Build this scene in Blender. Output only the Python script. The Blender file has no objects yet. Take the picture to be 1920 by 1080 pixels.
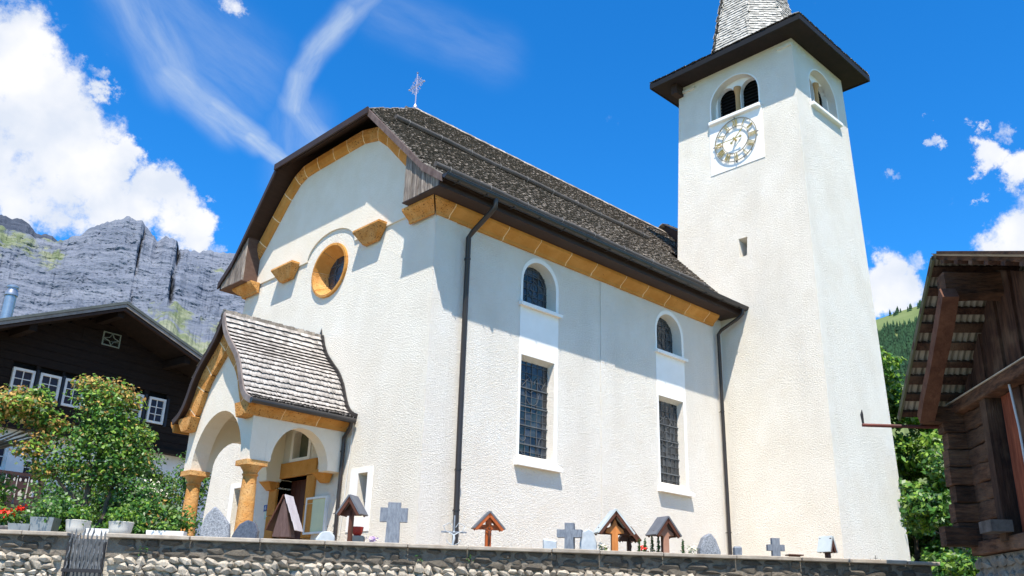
import bpy, bmesh, math, random
import numpy as np
from mathutils import Vector, Matrix, noise as mnoise
from mathutils.geometry import tessellate_polygon
random.seed(7)
rng = np.random.default_rng(7)
scene = bpy.context.scene
R = math.radians
V = Vector
# ---------------------------------------------------------------- camera
cam_d = bpy.data.cameras.new("camera"); cam = bpy.data.objects.new("camera", cam_d)
scene.collection.objects.link(cam); scene.camera = cam
RT = V((0.71668275, -0.6968088, 0.0286937)); UP = V((-0.25978507, -0.22855946, 0.93822827)); FW = V((0.6472075, 0.67986621, 0.34482515))
mm = Matrix((RT, UP, -FW)).transposed().to_4x4(); mm.translation = V((0, 0, 1.6)); cam.matrix_world = mm
cam_d.sensor_width = 36; cam_d.lens = 31.388; cam_d.clip_start = 0.1; cam_d.clip_end = 20000
# ---------------------------------------------------------------- view
scene.view_settings.view_transform = 'Standard'; scene.view_settings.look = 'None'
scene.view_settings.gamma = 1; scene.view_settings.use_curve_mapping = False
scene.view_settings.exposure = 0.88
scene.render.engine = 'CYCLES'
scene.cycles.max_bounces = 6; scene.cycles.diffuse_bounces = 3; scene.cycles.glossy_bounces = 2
scene.cycles.transparent_max_bounces = 4; scene.cycles.use_denoising = True
# ---------------------------------------------------------------- sun (travels along SUN)
SUN = V((1.0, 1.08, -2.95)).normalized()
sd = bpy.data.lights.new("sun", 'SUN'); sd.energy = 4.6; sd.angle = R(0.5); sd.color = (1.0, 0.93, 0.82)
so = bpy.data.objects.new("sun", sd); scene.collection.objects.link(so)
so.rotation_euler = SUN.to_track_quat('-Z', 'Y').to_euler(); so.location = (0, 0, 60)
# ---------------------------------------------------------------- world: sky with clouds
world = bpy.data.worlds.new("World"); scene.world = world; world.use_nodes = True
wn = world.node_tree.nodes; wl = world.node_tree.links
for n in list(wn): wn.remove(n)
def N(nodes, typ, **kw):
    n = nodes.new(typ)
    for k, v in kw.items():
        if k.startswith('i_'):
            n.inputs[int(k[2:])].default_value = v
        else: setattr(n, k, v)
    return n
sky = N(wn, 'ShaderNodeTexSky', sky_type='NISHITA', sun_disc=False)
sky.sun_elevation = math.asin(-SUN.z); sky.sun_rotation = math.atan2(-SUN.x, -SUN.y)
sky.altitude = 1400; sky.air_density = 1.0; sky.dust_density = 0.25; sky.ozone_density = 3.0
tc = N(wn, 'ShaderNodeTexCoord')
def dirv(az, el):
    a, e = R(az), R(el); return (math.cos(e)*math.cos(a), math.cos(e)*math.sin(a), math.sin(e))
CUM = [(80.0,29.0,2.77),(78.3,27.1,3.39),(76.5,25.7,2.77),(76.2,29.8,.77),(74.8,28.7,.92),(74.8,29.9,.68),(74.6,24.0,2.3),(77.6,23.9,2.77),(72.9,25.1,1.3),(77.9,21.2,1.39),(75.6,21.6,1.85),(73.0,22.5,1.85),(71.7,25.0,.6),(70.4,23.3,1.85),(68.9,22.6,1.69),(67.4,22.0,1.3),(65.9,21.3,.7),(71.4,22.2,1.85),(67.6,35.3,.86),(67.0,24.0,.37),
 (22.2,19.8,1.39),(21.1,18.8,1.54),(20.3,20.3,.77),(23.0,18.7,1.23),(15.5,26.0,1.0),(14.1,27.2,.8),(14.1,24.8,1.15),(15.5,27.8,.45),(15.3,20.3,.95),(14.4,20.8,1.85),(21.2,25.8,.43),(18.4,28.8,.3),(18.3,27.0,.45),(15.9,23.8,.35),(83.4,23.8,4.62),(82.5,18.6,3.7),(10.8,21.1,3.7),(8.6,25.5,2.77),
 (110,25,8),(128,38,6),(150,22,9),(190,30,8),(215,42,6),(250,24,9),(300,30,8),(335,24,7),(350,40,6),(40,70,7)]
CIR = [(74.1,34.7,1.9),(72.9,33.2,1.8),(71.7,31.9,1.8),(70.4,30.4,1.6),(69.0,29.4,1.3),(67.3,28.8,1.1),(65.8,28.2,.95),(64.3,27.7,.85),(62.9,27.2,.75),(62.2,26.7,.6),(67.7,31.5,1.6),(69.9,32.5,1.85),
 (57.4,37.9,.9),(58.4,36.5,1.0),(59.8,35.1,1.0),(61.1,34.0,.95),(62.1,32.5,1.0),(62.6,31.2,.95),(62.1,30.2,1.0),(60.9,29.2,1.0),(61.4,28.1,.9),(60.0,32.3,1.9),(56.1,35.7,2.0),(100,50,8),(0,50,9),(230,60,8)]
# domain warp so that blob rims become ragged
def vmath(op, a=None, b=None, sc=None):
    n = N(wn, 'ShaderNodeVectorMath', operation=op)
    if a is not None: wl.new(a, n.inputs[0])
    if b is not None:
        if isinstance(b, tuple): n.inputs[1].default_value = b
        else: wl.new(b, n.inputs[1])
    if sc is not None: n.inputs['Scale'].default_value = sc
    return n
def fmath(op, a=None, b=None, c=None, clamp=False):
    n = N(wn, 'ShaderNodeMath', operation=op, use_clamp=clamp)
    for i, x in enumerate((a, b, c)):
        if x is None: continue
        if isinstance(x, (int, float)): n.inputs[i].default_value = x
        else: wl.new(x, n.inputs[i])
    return n.outputs[0]
D0 = tc.outputs['Generated']
def warp(scale, amt, detail=6, rough=.6):
    nz = N(wn, 'ShaderNodeTexNoise'); nz.inputs['Scale'].default_value = scale; nz.inputs['Detail'].default_value = detail; nz.inputs['Roughness'].default_value = rough
    wl.new(D0, nz.inputs['Vector'])
    c = vmath('SUBTRACT', nz.outputs['Color'], (.5, .5, .5)); s = vmath('SCALE', c.outputs[0], sc=amt)
    return vmath('ADD', D0, s.outputs[0]).outputs[0]
def blobs(lst, vec, soft):
    acc = None
    for az, el, r in lst:
        d = vmath('DISTANCE', vec, dirv(az, el)).outputs['Value']
        m = N(wn, 'ShaderNodeMapRange', interpolation_type='SMOOTHSTEP'); wl.new(d, m.inputs[0])
        m.inputs[1].default_value = R(r)*(1+soft); m.inputs[2].default_value = R(r)*(1-soft); m.inputs[3].default_value = 0; m.inputs[4].default_value = 1
        if r < .9 and soft < .7: m.inputs[4].default_value = .62
        acc = m.outputs[0] if acc is None else fmath('MAXIMUM', acc, m.outputs[0])
    return acc
cumw = warp(15, .075, 10, .70)
cum_b = blobs(CUM, cumw, .62)
fine = N(wn, 'ShaderNodeTexNoise'); fine.inputs['Scale'].default_value = 26; fine.inputs['Detail'].default_value = 11; fine.inputs['Roughness'].default_value = .66; wl.new(D0, fine.inputs['Vector'])
cden = fmath('ADD', cum_b, fmath('MULTIPLY', fmath('SUBTRACT', fine.outputs['Fac'], .51), 1.7))
calpha = N(wn, 'ShaderNodeMapRange', interpolation_type='SMOOTHSTEP'); wl.new(cden, calpha.inputs[0]); calpha.inputs[1].default_value = .28; calpha.inputs[2].default_value = .86
cal = fmath('MULTIPLY', calpha.outputs[0], .97)
# cirrus: soft curved filaments, fibres running along each stroke
SEGS = [(75.16,35.56,70.43,30.65,1.88,.40),(70.43,30.65,66.73,28.61,1.44,.55),(67.71,29.16,64.66,27.87,.89,.75),(65.04,28.03,61.87,26.45,.58,.85),(72.25,34.24,66.75,31.74,3.25,.22),
 (56.63,38.61,59.85,35.73,.82,.50),(59.51,36.09,61.52,33.91,.89,.58),(61.27,34.26,62.58,32.15,.82,.62),(62.58,32.15,62.58,30.38,.82,.72),(62.6,30.54,60.15,28.1,1.03,.5),(56.8,36.73,48.15,34.69,1.88,.14),(61.98,29.33,61.53,26.1,2.05,.25),
 (100,50,125,42,5,.4),(150,45,190,60,6,.35),(230,50,270,40,6,.4),(300,55,340,45,6,.35),(0,50,20,44,4,.3)]
cirw = warp(7, .022, 5, .55)
cia = None
for az0, el0, az1, el1, w_, in_ in SEGS:
    A_, B_ = Vector(dirv(az0, el0)), Vector(dirv(az1, el1)); AB = B_-A_; L_ = AB.length; T_ = AB/L_
    rel = vmath('SUBTRACT', cirw, tuple(A_)).outputs[0]
    tt = vmath('DOT_PRODUCT', rel, tuple(T_)).outputs['Value']
    tcl = fmath('MINIMUM', fmath('MAXIMUM', tt, 0.0), L_)
    onv = N(wn, 'ShaderNodeVectorMath', operation='SCALE'); onv.inputs[0].default_value = tuple(T_); wl.new(tcl, onv.inputs['Scale'])
    dist = vmath('DISTANCE', rel, onv.outputs[0]).outputs['Value']
    m = N(wn, 'ShaderNodeMapRange', interpolation_type='SMOOTHERSTEP'); wl.new(dist, m.inputs[0]); m.inputs[1].default_value = R(w_)*1.5; m.inputs[2].default_value = 0; m.inputs[3].default_value = 0; m.inputs[4].default_value = in_
    # fibre noise: stretched along T_
    sidev = T_.cross(A_).normalized(); sd_ = vmath('DOT_PRODUCT', rel, tuple(sidev)).outputs['Value']
    cv = N(wn, 'ShaderNodeCombineXYZ'); wl.new(fmath('MULTIPLY', tt, 14), cv.inputs[0]); wl.new(fmath('MULTIPLY', sd_, 62), cv.inputs[1]); cv.inputs[2].default_value = az0
    nz = N(wn, 'ShaderNodeTexNoise'); nz.inputs['Scale'].default_value = 1; nz.inputs['Detail'].default_value = 7; nz.inputs['Roughness'].default_value = .6; wl.new(cv.outputs[0], nz.inputs['Vector'])
    f_ = N(wn, 'ShaderNodeMapRange'); wl.new(nz.outputs['Fac'], f_.inputs[0]); f_.inputs[1].default_value = .28; f_.inputs[2].default_value = .68; f_.inputs[3].default_value = .35; f_.inputs[4].default_value = 1.1
    v_ = fmath('MULTIPLY', m.outputs[0], f_.outputs[0]); cia = v_ if cia is None else fmath('MAXIMUM', cia, v_)
# colours: the deep mountain blue of the picture, bright cloud tops, faint grey bellies
hs = N(wn, 'ShaderNodeMix', data_type='RGBA', blend_type='MULTIPLY'); hs.inputs[0].default_value = 1
hsv = N(wn, 'ShaderNodeHueSaturation'); hsv.inputs['Saturation'].default_value = 1.34; wl.new(sky.outputs[0], hsv.inputs['Color']); wl.new(hsv.outputs[0], hs.inputs[6]); hs.inputs[7].default_value = (.80, 1.42, 1.60, 1)
big = N(wn, 'ShaderNodeTexNoise'); big.inputs['Scale'].default_value = 14; big.inputs['Detail'].default_value = 6; wl.new(D0, big.inputs['Vector'])
cr = N(wn, 'ShaderNodeMapRange'); wl.new(big.outputs['Fac'], cr.inputs[0]); cr.inputs[1].default_value = .38; cr.inputs[2].default_value = .60; cr.inputs[3].default_value = .15; cr.inputs[4].default_value = 1.0
ccol = N(wn, 'ShaderNodeMix', data_type='RGBA'); wl.new(cr.outputs[0], ccol.inputs[0]); ccol.inputs[6].default_value = (4.3, 4.7, 5.4, 1); ccol.inputs[7].default_value = (5.9, 5.9, 6.0, 1)
m1 = N(wn, 'ShaderNodeMix', data_type='RGBA'); wl.new(cia, m1.inputs[0]); wl.new(hs.outputs[2], m1.inputs[6]); m1.inputs[7].default_value = (3.6, 4.3, 5.2, 1)
m2 = N(wn, 'ShaderNodeMix', data_type='RGBA'); wl.new(cal, m2.inputs[0]); wl.new(m1.outputs[2], m2.inputs[6]); wl.new(ccol.outputs[2], m2.inputs[7])
bg = N(wn, 'ShaderNodeBackground'); wl.new(m2.outputs[2], bg.inputs[0]); bg.inputs[1].default_value = 0.095
wo = N(wn, 'ShaderNodeOutputWorld'); wl.new(bg.outputs[0], wo.inputs[0])
world.cycles.sampling_method = 'MANUAL'; world.cycles.sample_map_resolution = 512

# ---------------------------------------------------------------- materials
MATS = {}
def mat(name, c1, c2=None, rough=.85, scale=4, detail=6, bump=None, bump2=None, island=0.0, obj=0.0, stretch=None, metal=0, spec=.3, spots=None, trans=0, coat=0, bias=(.35, .65), dirt=None, coords='Object'):
    """c1/c2 mixed by noise; bump=(scale,strength,distance,detail); spots=(scale,threshold,colour)"""
    if name in MATS: return MATS[name]
    m = bpy.data.materials.new(name); m.use_nodes = True; nt = m.node_tree; ns = nt.nodes; L = nt.links
    p = ns['Principled BSDF']; p.inputs['Roughness'].default_value = rough; p.inputs['Metallic'].default_value = metal
    p.inputs['Specular IOR Level'].default_value = spec
    if coat: p.inputs['Coat Weight'].default_value = coat
    t = ns.new('ShaderNodeTexCoord'); vec = t.outputs[coords]
    if stretch:
        mp = ns.new('ShaderNodeMapping'); L.new(vec, mp.inputs[0]); mp.inputs['Scale'].default_value = stretch; vec = mp.outputs[0]
    c2 = c2 or tuple(x*.8 for x in c1)
    nz = ns.new('ShaderNodeTexNoise'); nz.inputs['Scale'].default_value = scale; nz.inputs['Detail'].default_value = detail; nz.inputs['Roughness'].default_value = .62; L.new(vec, nz.inputs['Vector'])
    mr = ns.new('ShaderNodeMapRange'); L.new(nz.outputs['Fac'], mr.inputs[0]); mr.inputs[1].default_value = bias[0]; mr.inputs[2].default_value = bias[1]
    mx = ns.new('ShaderNodeMix'); mx.data_type = 'RGBA'; L.new(mr.outputs[0], mx.inputs[0]); mx.inputs[6].default_value = (*c1, 1); mx.inputs[7].default_value = (*c2, 1)
    col = mx.outputs[2]
    if dirt:   # large weather stains (scale, amount, colour)
        dz = ns.new('ShaderNodeTexNoise'); dz.inputs['Scale'].default_value = dirt[0]; dz.inputs['Detail'].default_value = 5
        if len(dirt) > 3:
            dm = ns.new('ShaderNodeMapping'); L.new(t.outputs['Object'], dm.inputs[0]); dm.inputs['Scale'].default_value = dirt[3]; L.new(dm.outputs[0], dz.inputs['Vector'])
        else: L.new(t.outputs['Object'], dz.inputs['Vector'])
        dr = ns.new('ShaderNodeMapRange'); L.new(dz.outputs['Fac'], dr.inputs[0]); dr.inputs[1].default_value = .5; dr.inputs[2].default_value = .72; dr.inputs[4].default_value = dirt[1]
        dx = ns.new('ShaderNodeMix'); dx.data_type = 'RGBA'; L.new(dr.outputs[0], dx.inputs[0]); L.new(col, dx.inputs[6]); dx.inputs[7].default_value = (*dirt[2], 1); col = dx.outputs[2]
    if spots:
        sz = ns.new('ShaderNodeTexNoise'); sz.inputs['Scale'].default_value = spots[0]; sz.inputs['Detail'].default_value = 3; L.new(t.outputs['Object'], sz.inputs['Vector'])
        sr = ns.new('ShaderNodeMapRange'); L.new(sz.outputs['Fac'], sr.inputs[0]); sr.inputs[1].default_value = spots[1]; sr.inputs[2].default_value = spots[1]+.04
        sx = ns.new('ShaderNodeMix'); sx.data_type = 'RGBA'; L.new(sr.outputs[0], sx.inputs[0]); L.new(col, sx.inputs[6]); sx.inputs[7].default_value = (*spots[2], 1); col = sx.outputs[2]
    for amt, src in ((island, 'g'), (obj, 'o')):
        if amt:
            if src == 'g': g = ns.new('ShaderNodeNewGeometry'); rnd = g.outputs['Random Per Island']
            else: g = ns.new('ShaderNodeObjectInfo'); rnd = g.outputs['Random']
            rr = ns.new('ShaderNodeMapRange'); L.new(rnd, rr.inputs[0]); rr.inputs[3].default_value = 1-amt; rr.inputs[4].default_value = 1+amt
            vm = ns.new('ShaderNodeVectorMath'); vm.operation = 'SCALE'; L.new(col, vm.inputs[0]); L.new(rr.outputs[0], vm.inputs['Scale']); col = vm.outputs[0]
    L.new(col, p.inputs['Base Color'])
    nrm = None
    for b in (bump, bump2):
        if b:
            bz = ns.new('ShaderNodeTexNoise'); bz.inputs['Scale'].default_value = b[0]; bz.inputs['Detail'].default_value = b[3] if len(b) > 3 else 5; bz.inputs['Roughness'].default_value = .6; L.new(vec, bz.inputs['Vector'])
            bb = ns.new('ShaderNodeBump'); bb.inputs['Strength'].default_value = b[1]; bb.inputs['Distance'].default_value = b[2]; L.new(bz.outputs['Fac'], bb.inputs['Height'])
            if nrm: L.new(nrm, bb.inputs['Normal'])
            nrm = bb.outputs[0]
    if nrm: L.new(nrm, p.inputs['Normal'])
    if trans:
        tr = ns.new('ShaderNodeBsdfTranslucent'); L.new(col, tr.inputs[0]); ms = ns.new('ShaderNodeMixShader'); ms.inputs[0].default_value = trans
        out = ns['Material Output']; L.new(p.outputs[0], ms.inputs[1]); L.new(tr.outputs[0], ms.inputs[2]); L.new(ms.outputs[0], out.inputs[0])
    MATS[name] = m; return m
# roughcast with worm-like pits
def roughcast(name, c1, c2, sc=17, st=.9):
    m = mat(name, c1, c2, rough=.95, scale=1.3, bump=None, spec=.15, dirt=(1.1, .40, tuple(x*.84 for x in c1), (1, 1, .3)))
    nt = m.node_tree; ns = nt.nodes; L = nt.links; p = ns['Principled BSDF']
    t = ns.new('ShaderNodeTexCoord')
    a = ns.new('ShaderNodeTexNoise'); a.inputs['Scale'].default_value = sc; a.inputs['Detail'].default_value = 3; a.inputs['Roughness'].default_value = .6; a.inputs['Distortion'].default_value = 1.4; L.new(t.outputs['Object'], a.inputs['Vector'])
    b = ns.new('ShaderNodeTexVoronoi'); b.inputs['Scale'].default_value = sc*1.7; L.new(t.outputs['Object'], b.inputs['Vector'])
    ab = ns.new('ShaderNodeMath'); ab.operation = 'MULTIPLY_ADD'; L.new(b.outputs['Distance'], ab.inputs[0]); ab.inputs[1].default_value = .35; L.new(a.outputs['Fac'], ab.inputs[2])
    bp = ns.new('ShaderNodeBump'); bp.inputs['Strength'].default_value = st; bp.inputs['Distance'].default_value = .045; L.new(ab.outputs[0], bp.inputs['Height']); L.new(bp.outputs[0], p.inputs['Normal'])
    return m
M_rough = roughcast('roughcast_cream', (.80, .74, .64), (.85, .80, .71), 38, .75)
M_rough2 = roughcast('roughcast_white', (.81, .75, .665), (.85, .805, .735), 36, .85)
M_smooth = mat('smooth_white_render', (.86, .84, .81), (.81, .785, .75), rough=.8, scale=2.5, bump=(30, .12, .01))
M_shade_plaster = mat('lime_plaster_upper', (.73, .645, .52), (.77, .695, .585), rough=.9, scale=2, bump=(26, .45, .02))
M_vault = mat('porch_plaster', (.76, .69, .55), (.72, .65, .51), rough=.9, scale=2, bump=(25, .25, .015))
M_ochre = mat('ochre_tuff', (.46, .195, .035), (.56, .27, .07), rough=.9, scale=3, detail=8, bump=(35, .5, .012), obj=.10, spots=(30, .68, (.17, .055, .012)), dirt=(2.2, .5, (.42, .18, .04)))
M_ochre_pit = mat('ochre_tuff_pitted', (.46, .195, .04), (.58, .30, .10), rough=.92, scale=5, detail=8, bump=(24, .9, .02), obj=.10, spots=(36, .60, (.14, .05, .014)), dirt=(3, .45, (.60, .36, .13)))
M_mortar_ochre = mat('pale_joint_mortar', (.86, .66, .42), (.78, .56, .32), rough=.9)
M_column = mat('warm_column_stone', (.55, .25, .06), (.62, .37, .15), rough=.92, scale=4, detail=9, bump=(26, .9, .02), spots=(44, .62, (.26, .10, .03)), dirt=(3, .6, (.46, .17, .04)))
M_soffit = mat('dark_brown_soffit', (.030, .016, .011), (.045, .024, .016), rough=.7, scale=3, stretch=(1, 8, 8))
M_fascia = mat('brown_painted_fascia', (.035, .020, .016), (.045, .027, .021), rough=.55, scale=3)
M_board = mat('weathered_board', (.07, .05, .042), (.36, .30, .25), rough=.9, scale=3, stretch=(9, 9, 1.2), obj=.3, bump=(8, .5, .01), bias=(.3, .7))
M_boxside = mat('brown_box_panel', (.10, .055, .04), (.13, .08, .06), rough=.85, scale=3, stretch=(2, 2, 6))
M_shingle = mat('weathered_shingle', (.22, .188, .158), (.40, .35, .30), rough=.95, scale=5, detail=8, island=.38, bump=(30, .7, .01), dirt=(1.2, .45, (.11, .08, .058)))
M_shingle_l = mat('silver_shingle', (.19, .172, .158), (.43, .40, .375), rough=.95, scale=9, detail=8, island=.25, obj=.22, bump=(30, .7, .01), dirt=(2.2, .6, (.16, .145, .135)))
M_shingle_s = mat('pale_spire_shingle', (.36, .34, .305), (.56, .53, .485), rough=.95, scale=5, detail=8, island=.2, bump=(25, .5, .01), dirt=(1.2, .3, (.34, .32, .29)))
M_deck = mat('roof_underlay', (.02, .017, .015), rough=.95)
M_gutter = mat('dark_metal_gutter', (.045, .042, .042), (.055, .05, .05), rough=.38, metal=.5, scale=2, spec=.5)
M_pipe = mat('brown_metal_pipe', (.040, .032, .030), (.05, .04, .037), rough=.4, metal=.4, scale=2, spec=.5)
M_log = mat('snow_guard_log', (.055, .05, .048), (.085, .078, .073), rough=.8, scale=4, stretch=(1, 8, 8), bump=(8, .4, .01))
M_glass = mat('dark_leaded_glass', (.012, .016, .022), (.045, .05, .055), rough=.22, scale=6, island=.6, spec=.5, bump=(9, .5, .01))
M_lead = mat('pale_lead_came', (.13, .135, .14), (.08, .085, .09), rough=.6)
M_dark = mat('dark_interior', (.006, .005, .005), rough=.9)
M_iron = mat('wrought_iron', (.035, .033, .035), rough=.6, metal=.3)
M_gold = mat('gilded_metal', (.62, .47, .16), (.55, .42, .16), rough=.38, metal=.7, spec=.5)
M_door = mat('dark_red_door', (.075, .022, .014), (.10, .032, .02), rough=.55, scale=4, stretch=(6, 6, 1), bump=(10, .3, .01))
M_white = mat('white_paint', (.80, .80, .79), rough=.5)
M_bracket = mat('grey_bracket', (.16, .155, .15), rough=.6)
M_zinc = mat('bright_zinc', (.45, .46, .47), (.36, .37, .39), rough=.35, metal=.8, scale=6)
M_granite = mat('speckled_granite', (.36, .38, .41), (.12, .13, .15), rough=.6, scale=55, detail=4, bump=(45, .5, .008))
M_granite_d = mat('dark_blue_granite', (.05, .06, .085), (.10, .115, .15), rough=.35, scale=40, bump=(12, .4, .01))
M_greycross = mat('grey_stone_cross', (.13, .15, .185), (.22, .245, .28), rough=.8, scale=12, stretch=(3, 3, 1), bump=(20, .5, .008))
M_marble = mat('white_marble', (.50, .54, .57), (.36, .40, .44), rough=.4, scale=9, detail=8)
M_orange = mat('orange_varnished_wood', (.42, .10, .02), (.30, .065, .014), rough=.5, scale=4, stretch=(8, 8, 1))
M_orange_l = mat('light_orange_wood', (.58, .22, .06), (.46, .16, .04), rough=.55, scale=4, stretch=(8, 8, 1))
M_brownw = mat('red_brown_wood', (.10, .035, .018), (.07, .025, .014), rough=.6, scale=4, stretch=(8, 8, 1))
M_slate = mat('slate_grey_sheet', (.10, .105, .12), (.14, .145, .16), rough=.5, scale=6)
M_pinkwood = mat('aged_pinkish_wood', (.17, .115, .115), (.26, .19, .185), rough=.85, scale=5, stretch=(6, 6, 1), bump=(14, .5, .008))
M_darkwood = mat('sun_blackened_timber', (.006, .0032, .0028), (.014, .008, .006), rough=.85, scale=3, stretch=(1, 1, 6), island=.25, bump=(6, .4, .02))
M_barn = mat('aged_larch_log', (.030, .014, .009), (.13, .062, .034), rough=.88, scale=3.2, detail=9, stretch=(1.4, 1.4, 7), obj=.38, bump=(5, 1.0, .035), bump2=(22, .5, .01), dirt=(1.6, .6, (.21, .13, .085)))
M_barn_v = mat('aged_larch_plank', (.026, .011, .008), (.085, .040, .024), rough=.88, scale=3.2, detail=9, stretch=(8, 8, 1), obj=.3, bump=(7, .7, .02), dirt=(1.6, .6, (.26, .17, .11)))
M_barn_red = mat('red_brown_door_board', (.13, .028, .012), (.24, .065, .03), rough=.8, scale=3, stretch=(7, 7, 1), obj=.25, bump=(8, .6, .015))
M_tin = mat('corrugated_iron', (.36, .34, .29), (.27, .24, .19), rough=.55, metal=.25, scale=3)
M_rust = mat('rusty_sheet', (.30, .10, .05), (.18, .065, .035), rough=.8, scale=6)
M_drystone = mat('stone_footing', (.30, .275, .235), (.17, .15, .125), rough=.95, scale=6, detail=8, bump=(14, 1.0, .05))
M_stone = mat('limestone_rubble', (.42, .36, .28), (.60, .54, .45), rough=.95, scale=9, detail=8, obj=.26, island=.12, bump=(22, .9, .015), dirt=(5, .6, (.30, .25, .20)))
M_mortar = mat('rubble_mortar', (.36, .31, .245), (.48, .43, .35), rough=.95, scale=12, detail=8, bump=(20, 1.0, .03))
M_band = mat('coping_shade_stone', (.105, .088, .07), (.19, .165, .13), rough=.95, scale=7, detail=8, obj=.3, bump=(22, .9, .02), dirt=(4, .6, (.10, .095, .09)))  # stone colour darkened to paint in the coping's shadow
M_coping = mat('coping_slab', (.40, .35, .285), (.30, .26, .215), rough=.9, scale=8, obj=.12, bump=(25, .6, .01), dirt=(3, .6, (.22, .17, .12)))
M_leaf = mat('leaf_green', (.038, .12, .012), (.085, .21, .026), rough=.45, scale=1.1, island=.55, trans=.35, spec=.5)
M_leaf_d = mat('leaf_dark_green', (.022, .08, .013), (.055, .15, .022), rough=.45, scale=1.1, island=.5, trans=.3, spec=.5)
M_leaf_y = mat('leaf_yellow_green', (.17, .31, .03), (.24, .36, .05), rough=.5, scale=1.1, island=.4, trans=.4)
M_leaf_o = mat('leaf_orange_brown', (.38, .19, .05), (.46, .32, .09), rough=.6, scale=1.5, island=.45, trans=.3)
M_leaf_p = mat('leaf_pale_green', (.20, .30, .13), (.28, .36, .18), rough=.6, scale=1.5, island=.4, trans=.35)
M_flower_r = mat('red_petals', (.75, .02, .015), (.8, .08, .02), rough=.5, island=.3)
M_flower_w = mat('cream_petals', (.75, .70, .55), rough=.5, island=.2)
M_flower_v = mat('violet_petals', (.42, .30, .52), rough=.5, island=.3)
M_straw = mat('dry_grass', (.50, .36, .20), (.36, .24, .12), rough=.8, island=.3)
M_bark = mat('grey_bark', (.085, .065, .048), (.14, .11, .08), rough=.95, scale=8, bump=(12, .8, .02))
M_pot = mat('cream_pot', (.62, .60, .55), (.52, .50, .46), rough=.55, scale=5)
M_red = mat('red_glazed', (.42, .03, .02), rough=.4)
M_grass = mat('short_grass', (.10, .14, .04), (.16, .17, .07), rough=.95, scale=1.5, bump=(20, .6, .03))
M_yard = mat('warm_bounce_yard', (.32, .25, .165), (.26, .20, .13), rough=.95, scale=15, bump=(60, .5, .01))  # unseen ground, colour warmed to bounce fill onto the shaded walls
M_butt = mat('shadow_line_end_grain', (.022, .018, .016), (.05, .042, .036), rough=1, scale=9)  # butt faces darkened to paint in the shadow line under each course
M_butt2 = mat('grey_brown_end_grain', (.07, .058, .047), (.13, .11, .09), rough=1, scale=9)  # paler butts, the same shadow line painted on the nave roof
M_street = mat('pale_bounce_street', (.27, .245, .21), (.22, .20, .175), rough=.95, scale=20, bump=(60, .5, .01))  # unseen street, lightened so that it bounces fill onto the walls

# ---------------------------------------------------------------- mesh helpers
def link(o): scene.collection.objects.link(o); return o
def tag(o, label=None, cat=None, group=None, kind=None):
    if label: o['label'] = label
    if cat: o['category'] = cat
    if group: o['group'] = group
    if kind: o['kind'] = kind
    return o
def thing(name, label, cat, loc=(0, 0, 0), group=None):
    o = bpy.data.objects.new(name, None); o.empty_display_size = .2; o.location = loc
    return tag(link(o), label, cat, group)
class Fr:
    """local frame: point = o + a*u + b*v + c*n"""
    def __init__(s, o, u, v, n=None):
        s.o, s.u, s.v = V(o), V(u).normalized(), V(v).normalized(); s.n = V(n).normalized() if n else s.u.cross(s.v).normalized()
    def p(s, a, b, c=0): return s.o + s.u*a + s.v*b + s.n*c
    def at(s, a, b, c=0): return Fr(s.p(a, b, c), s.u, s.v, s.n)
    def rot(s, ang):
        ca, sa = math.cos(ang), math.sin(ang); return Fr(s.o, s.u*ca+s.v*sa, s.v*ca-s.u*sa, s.n)
W = Fr((0, 0, 0), (1, 0, 0), (0, 1, 0))
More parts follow.
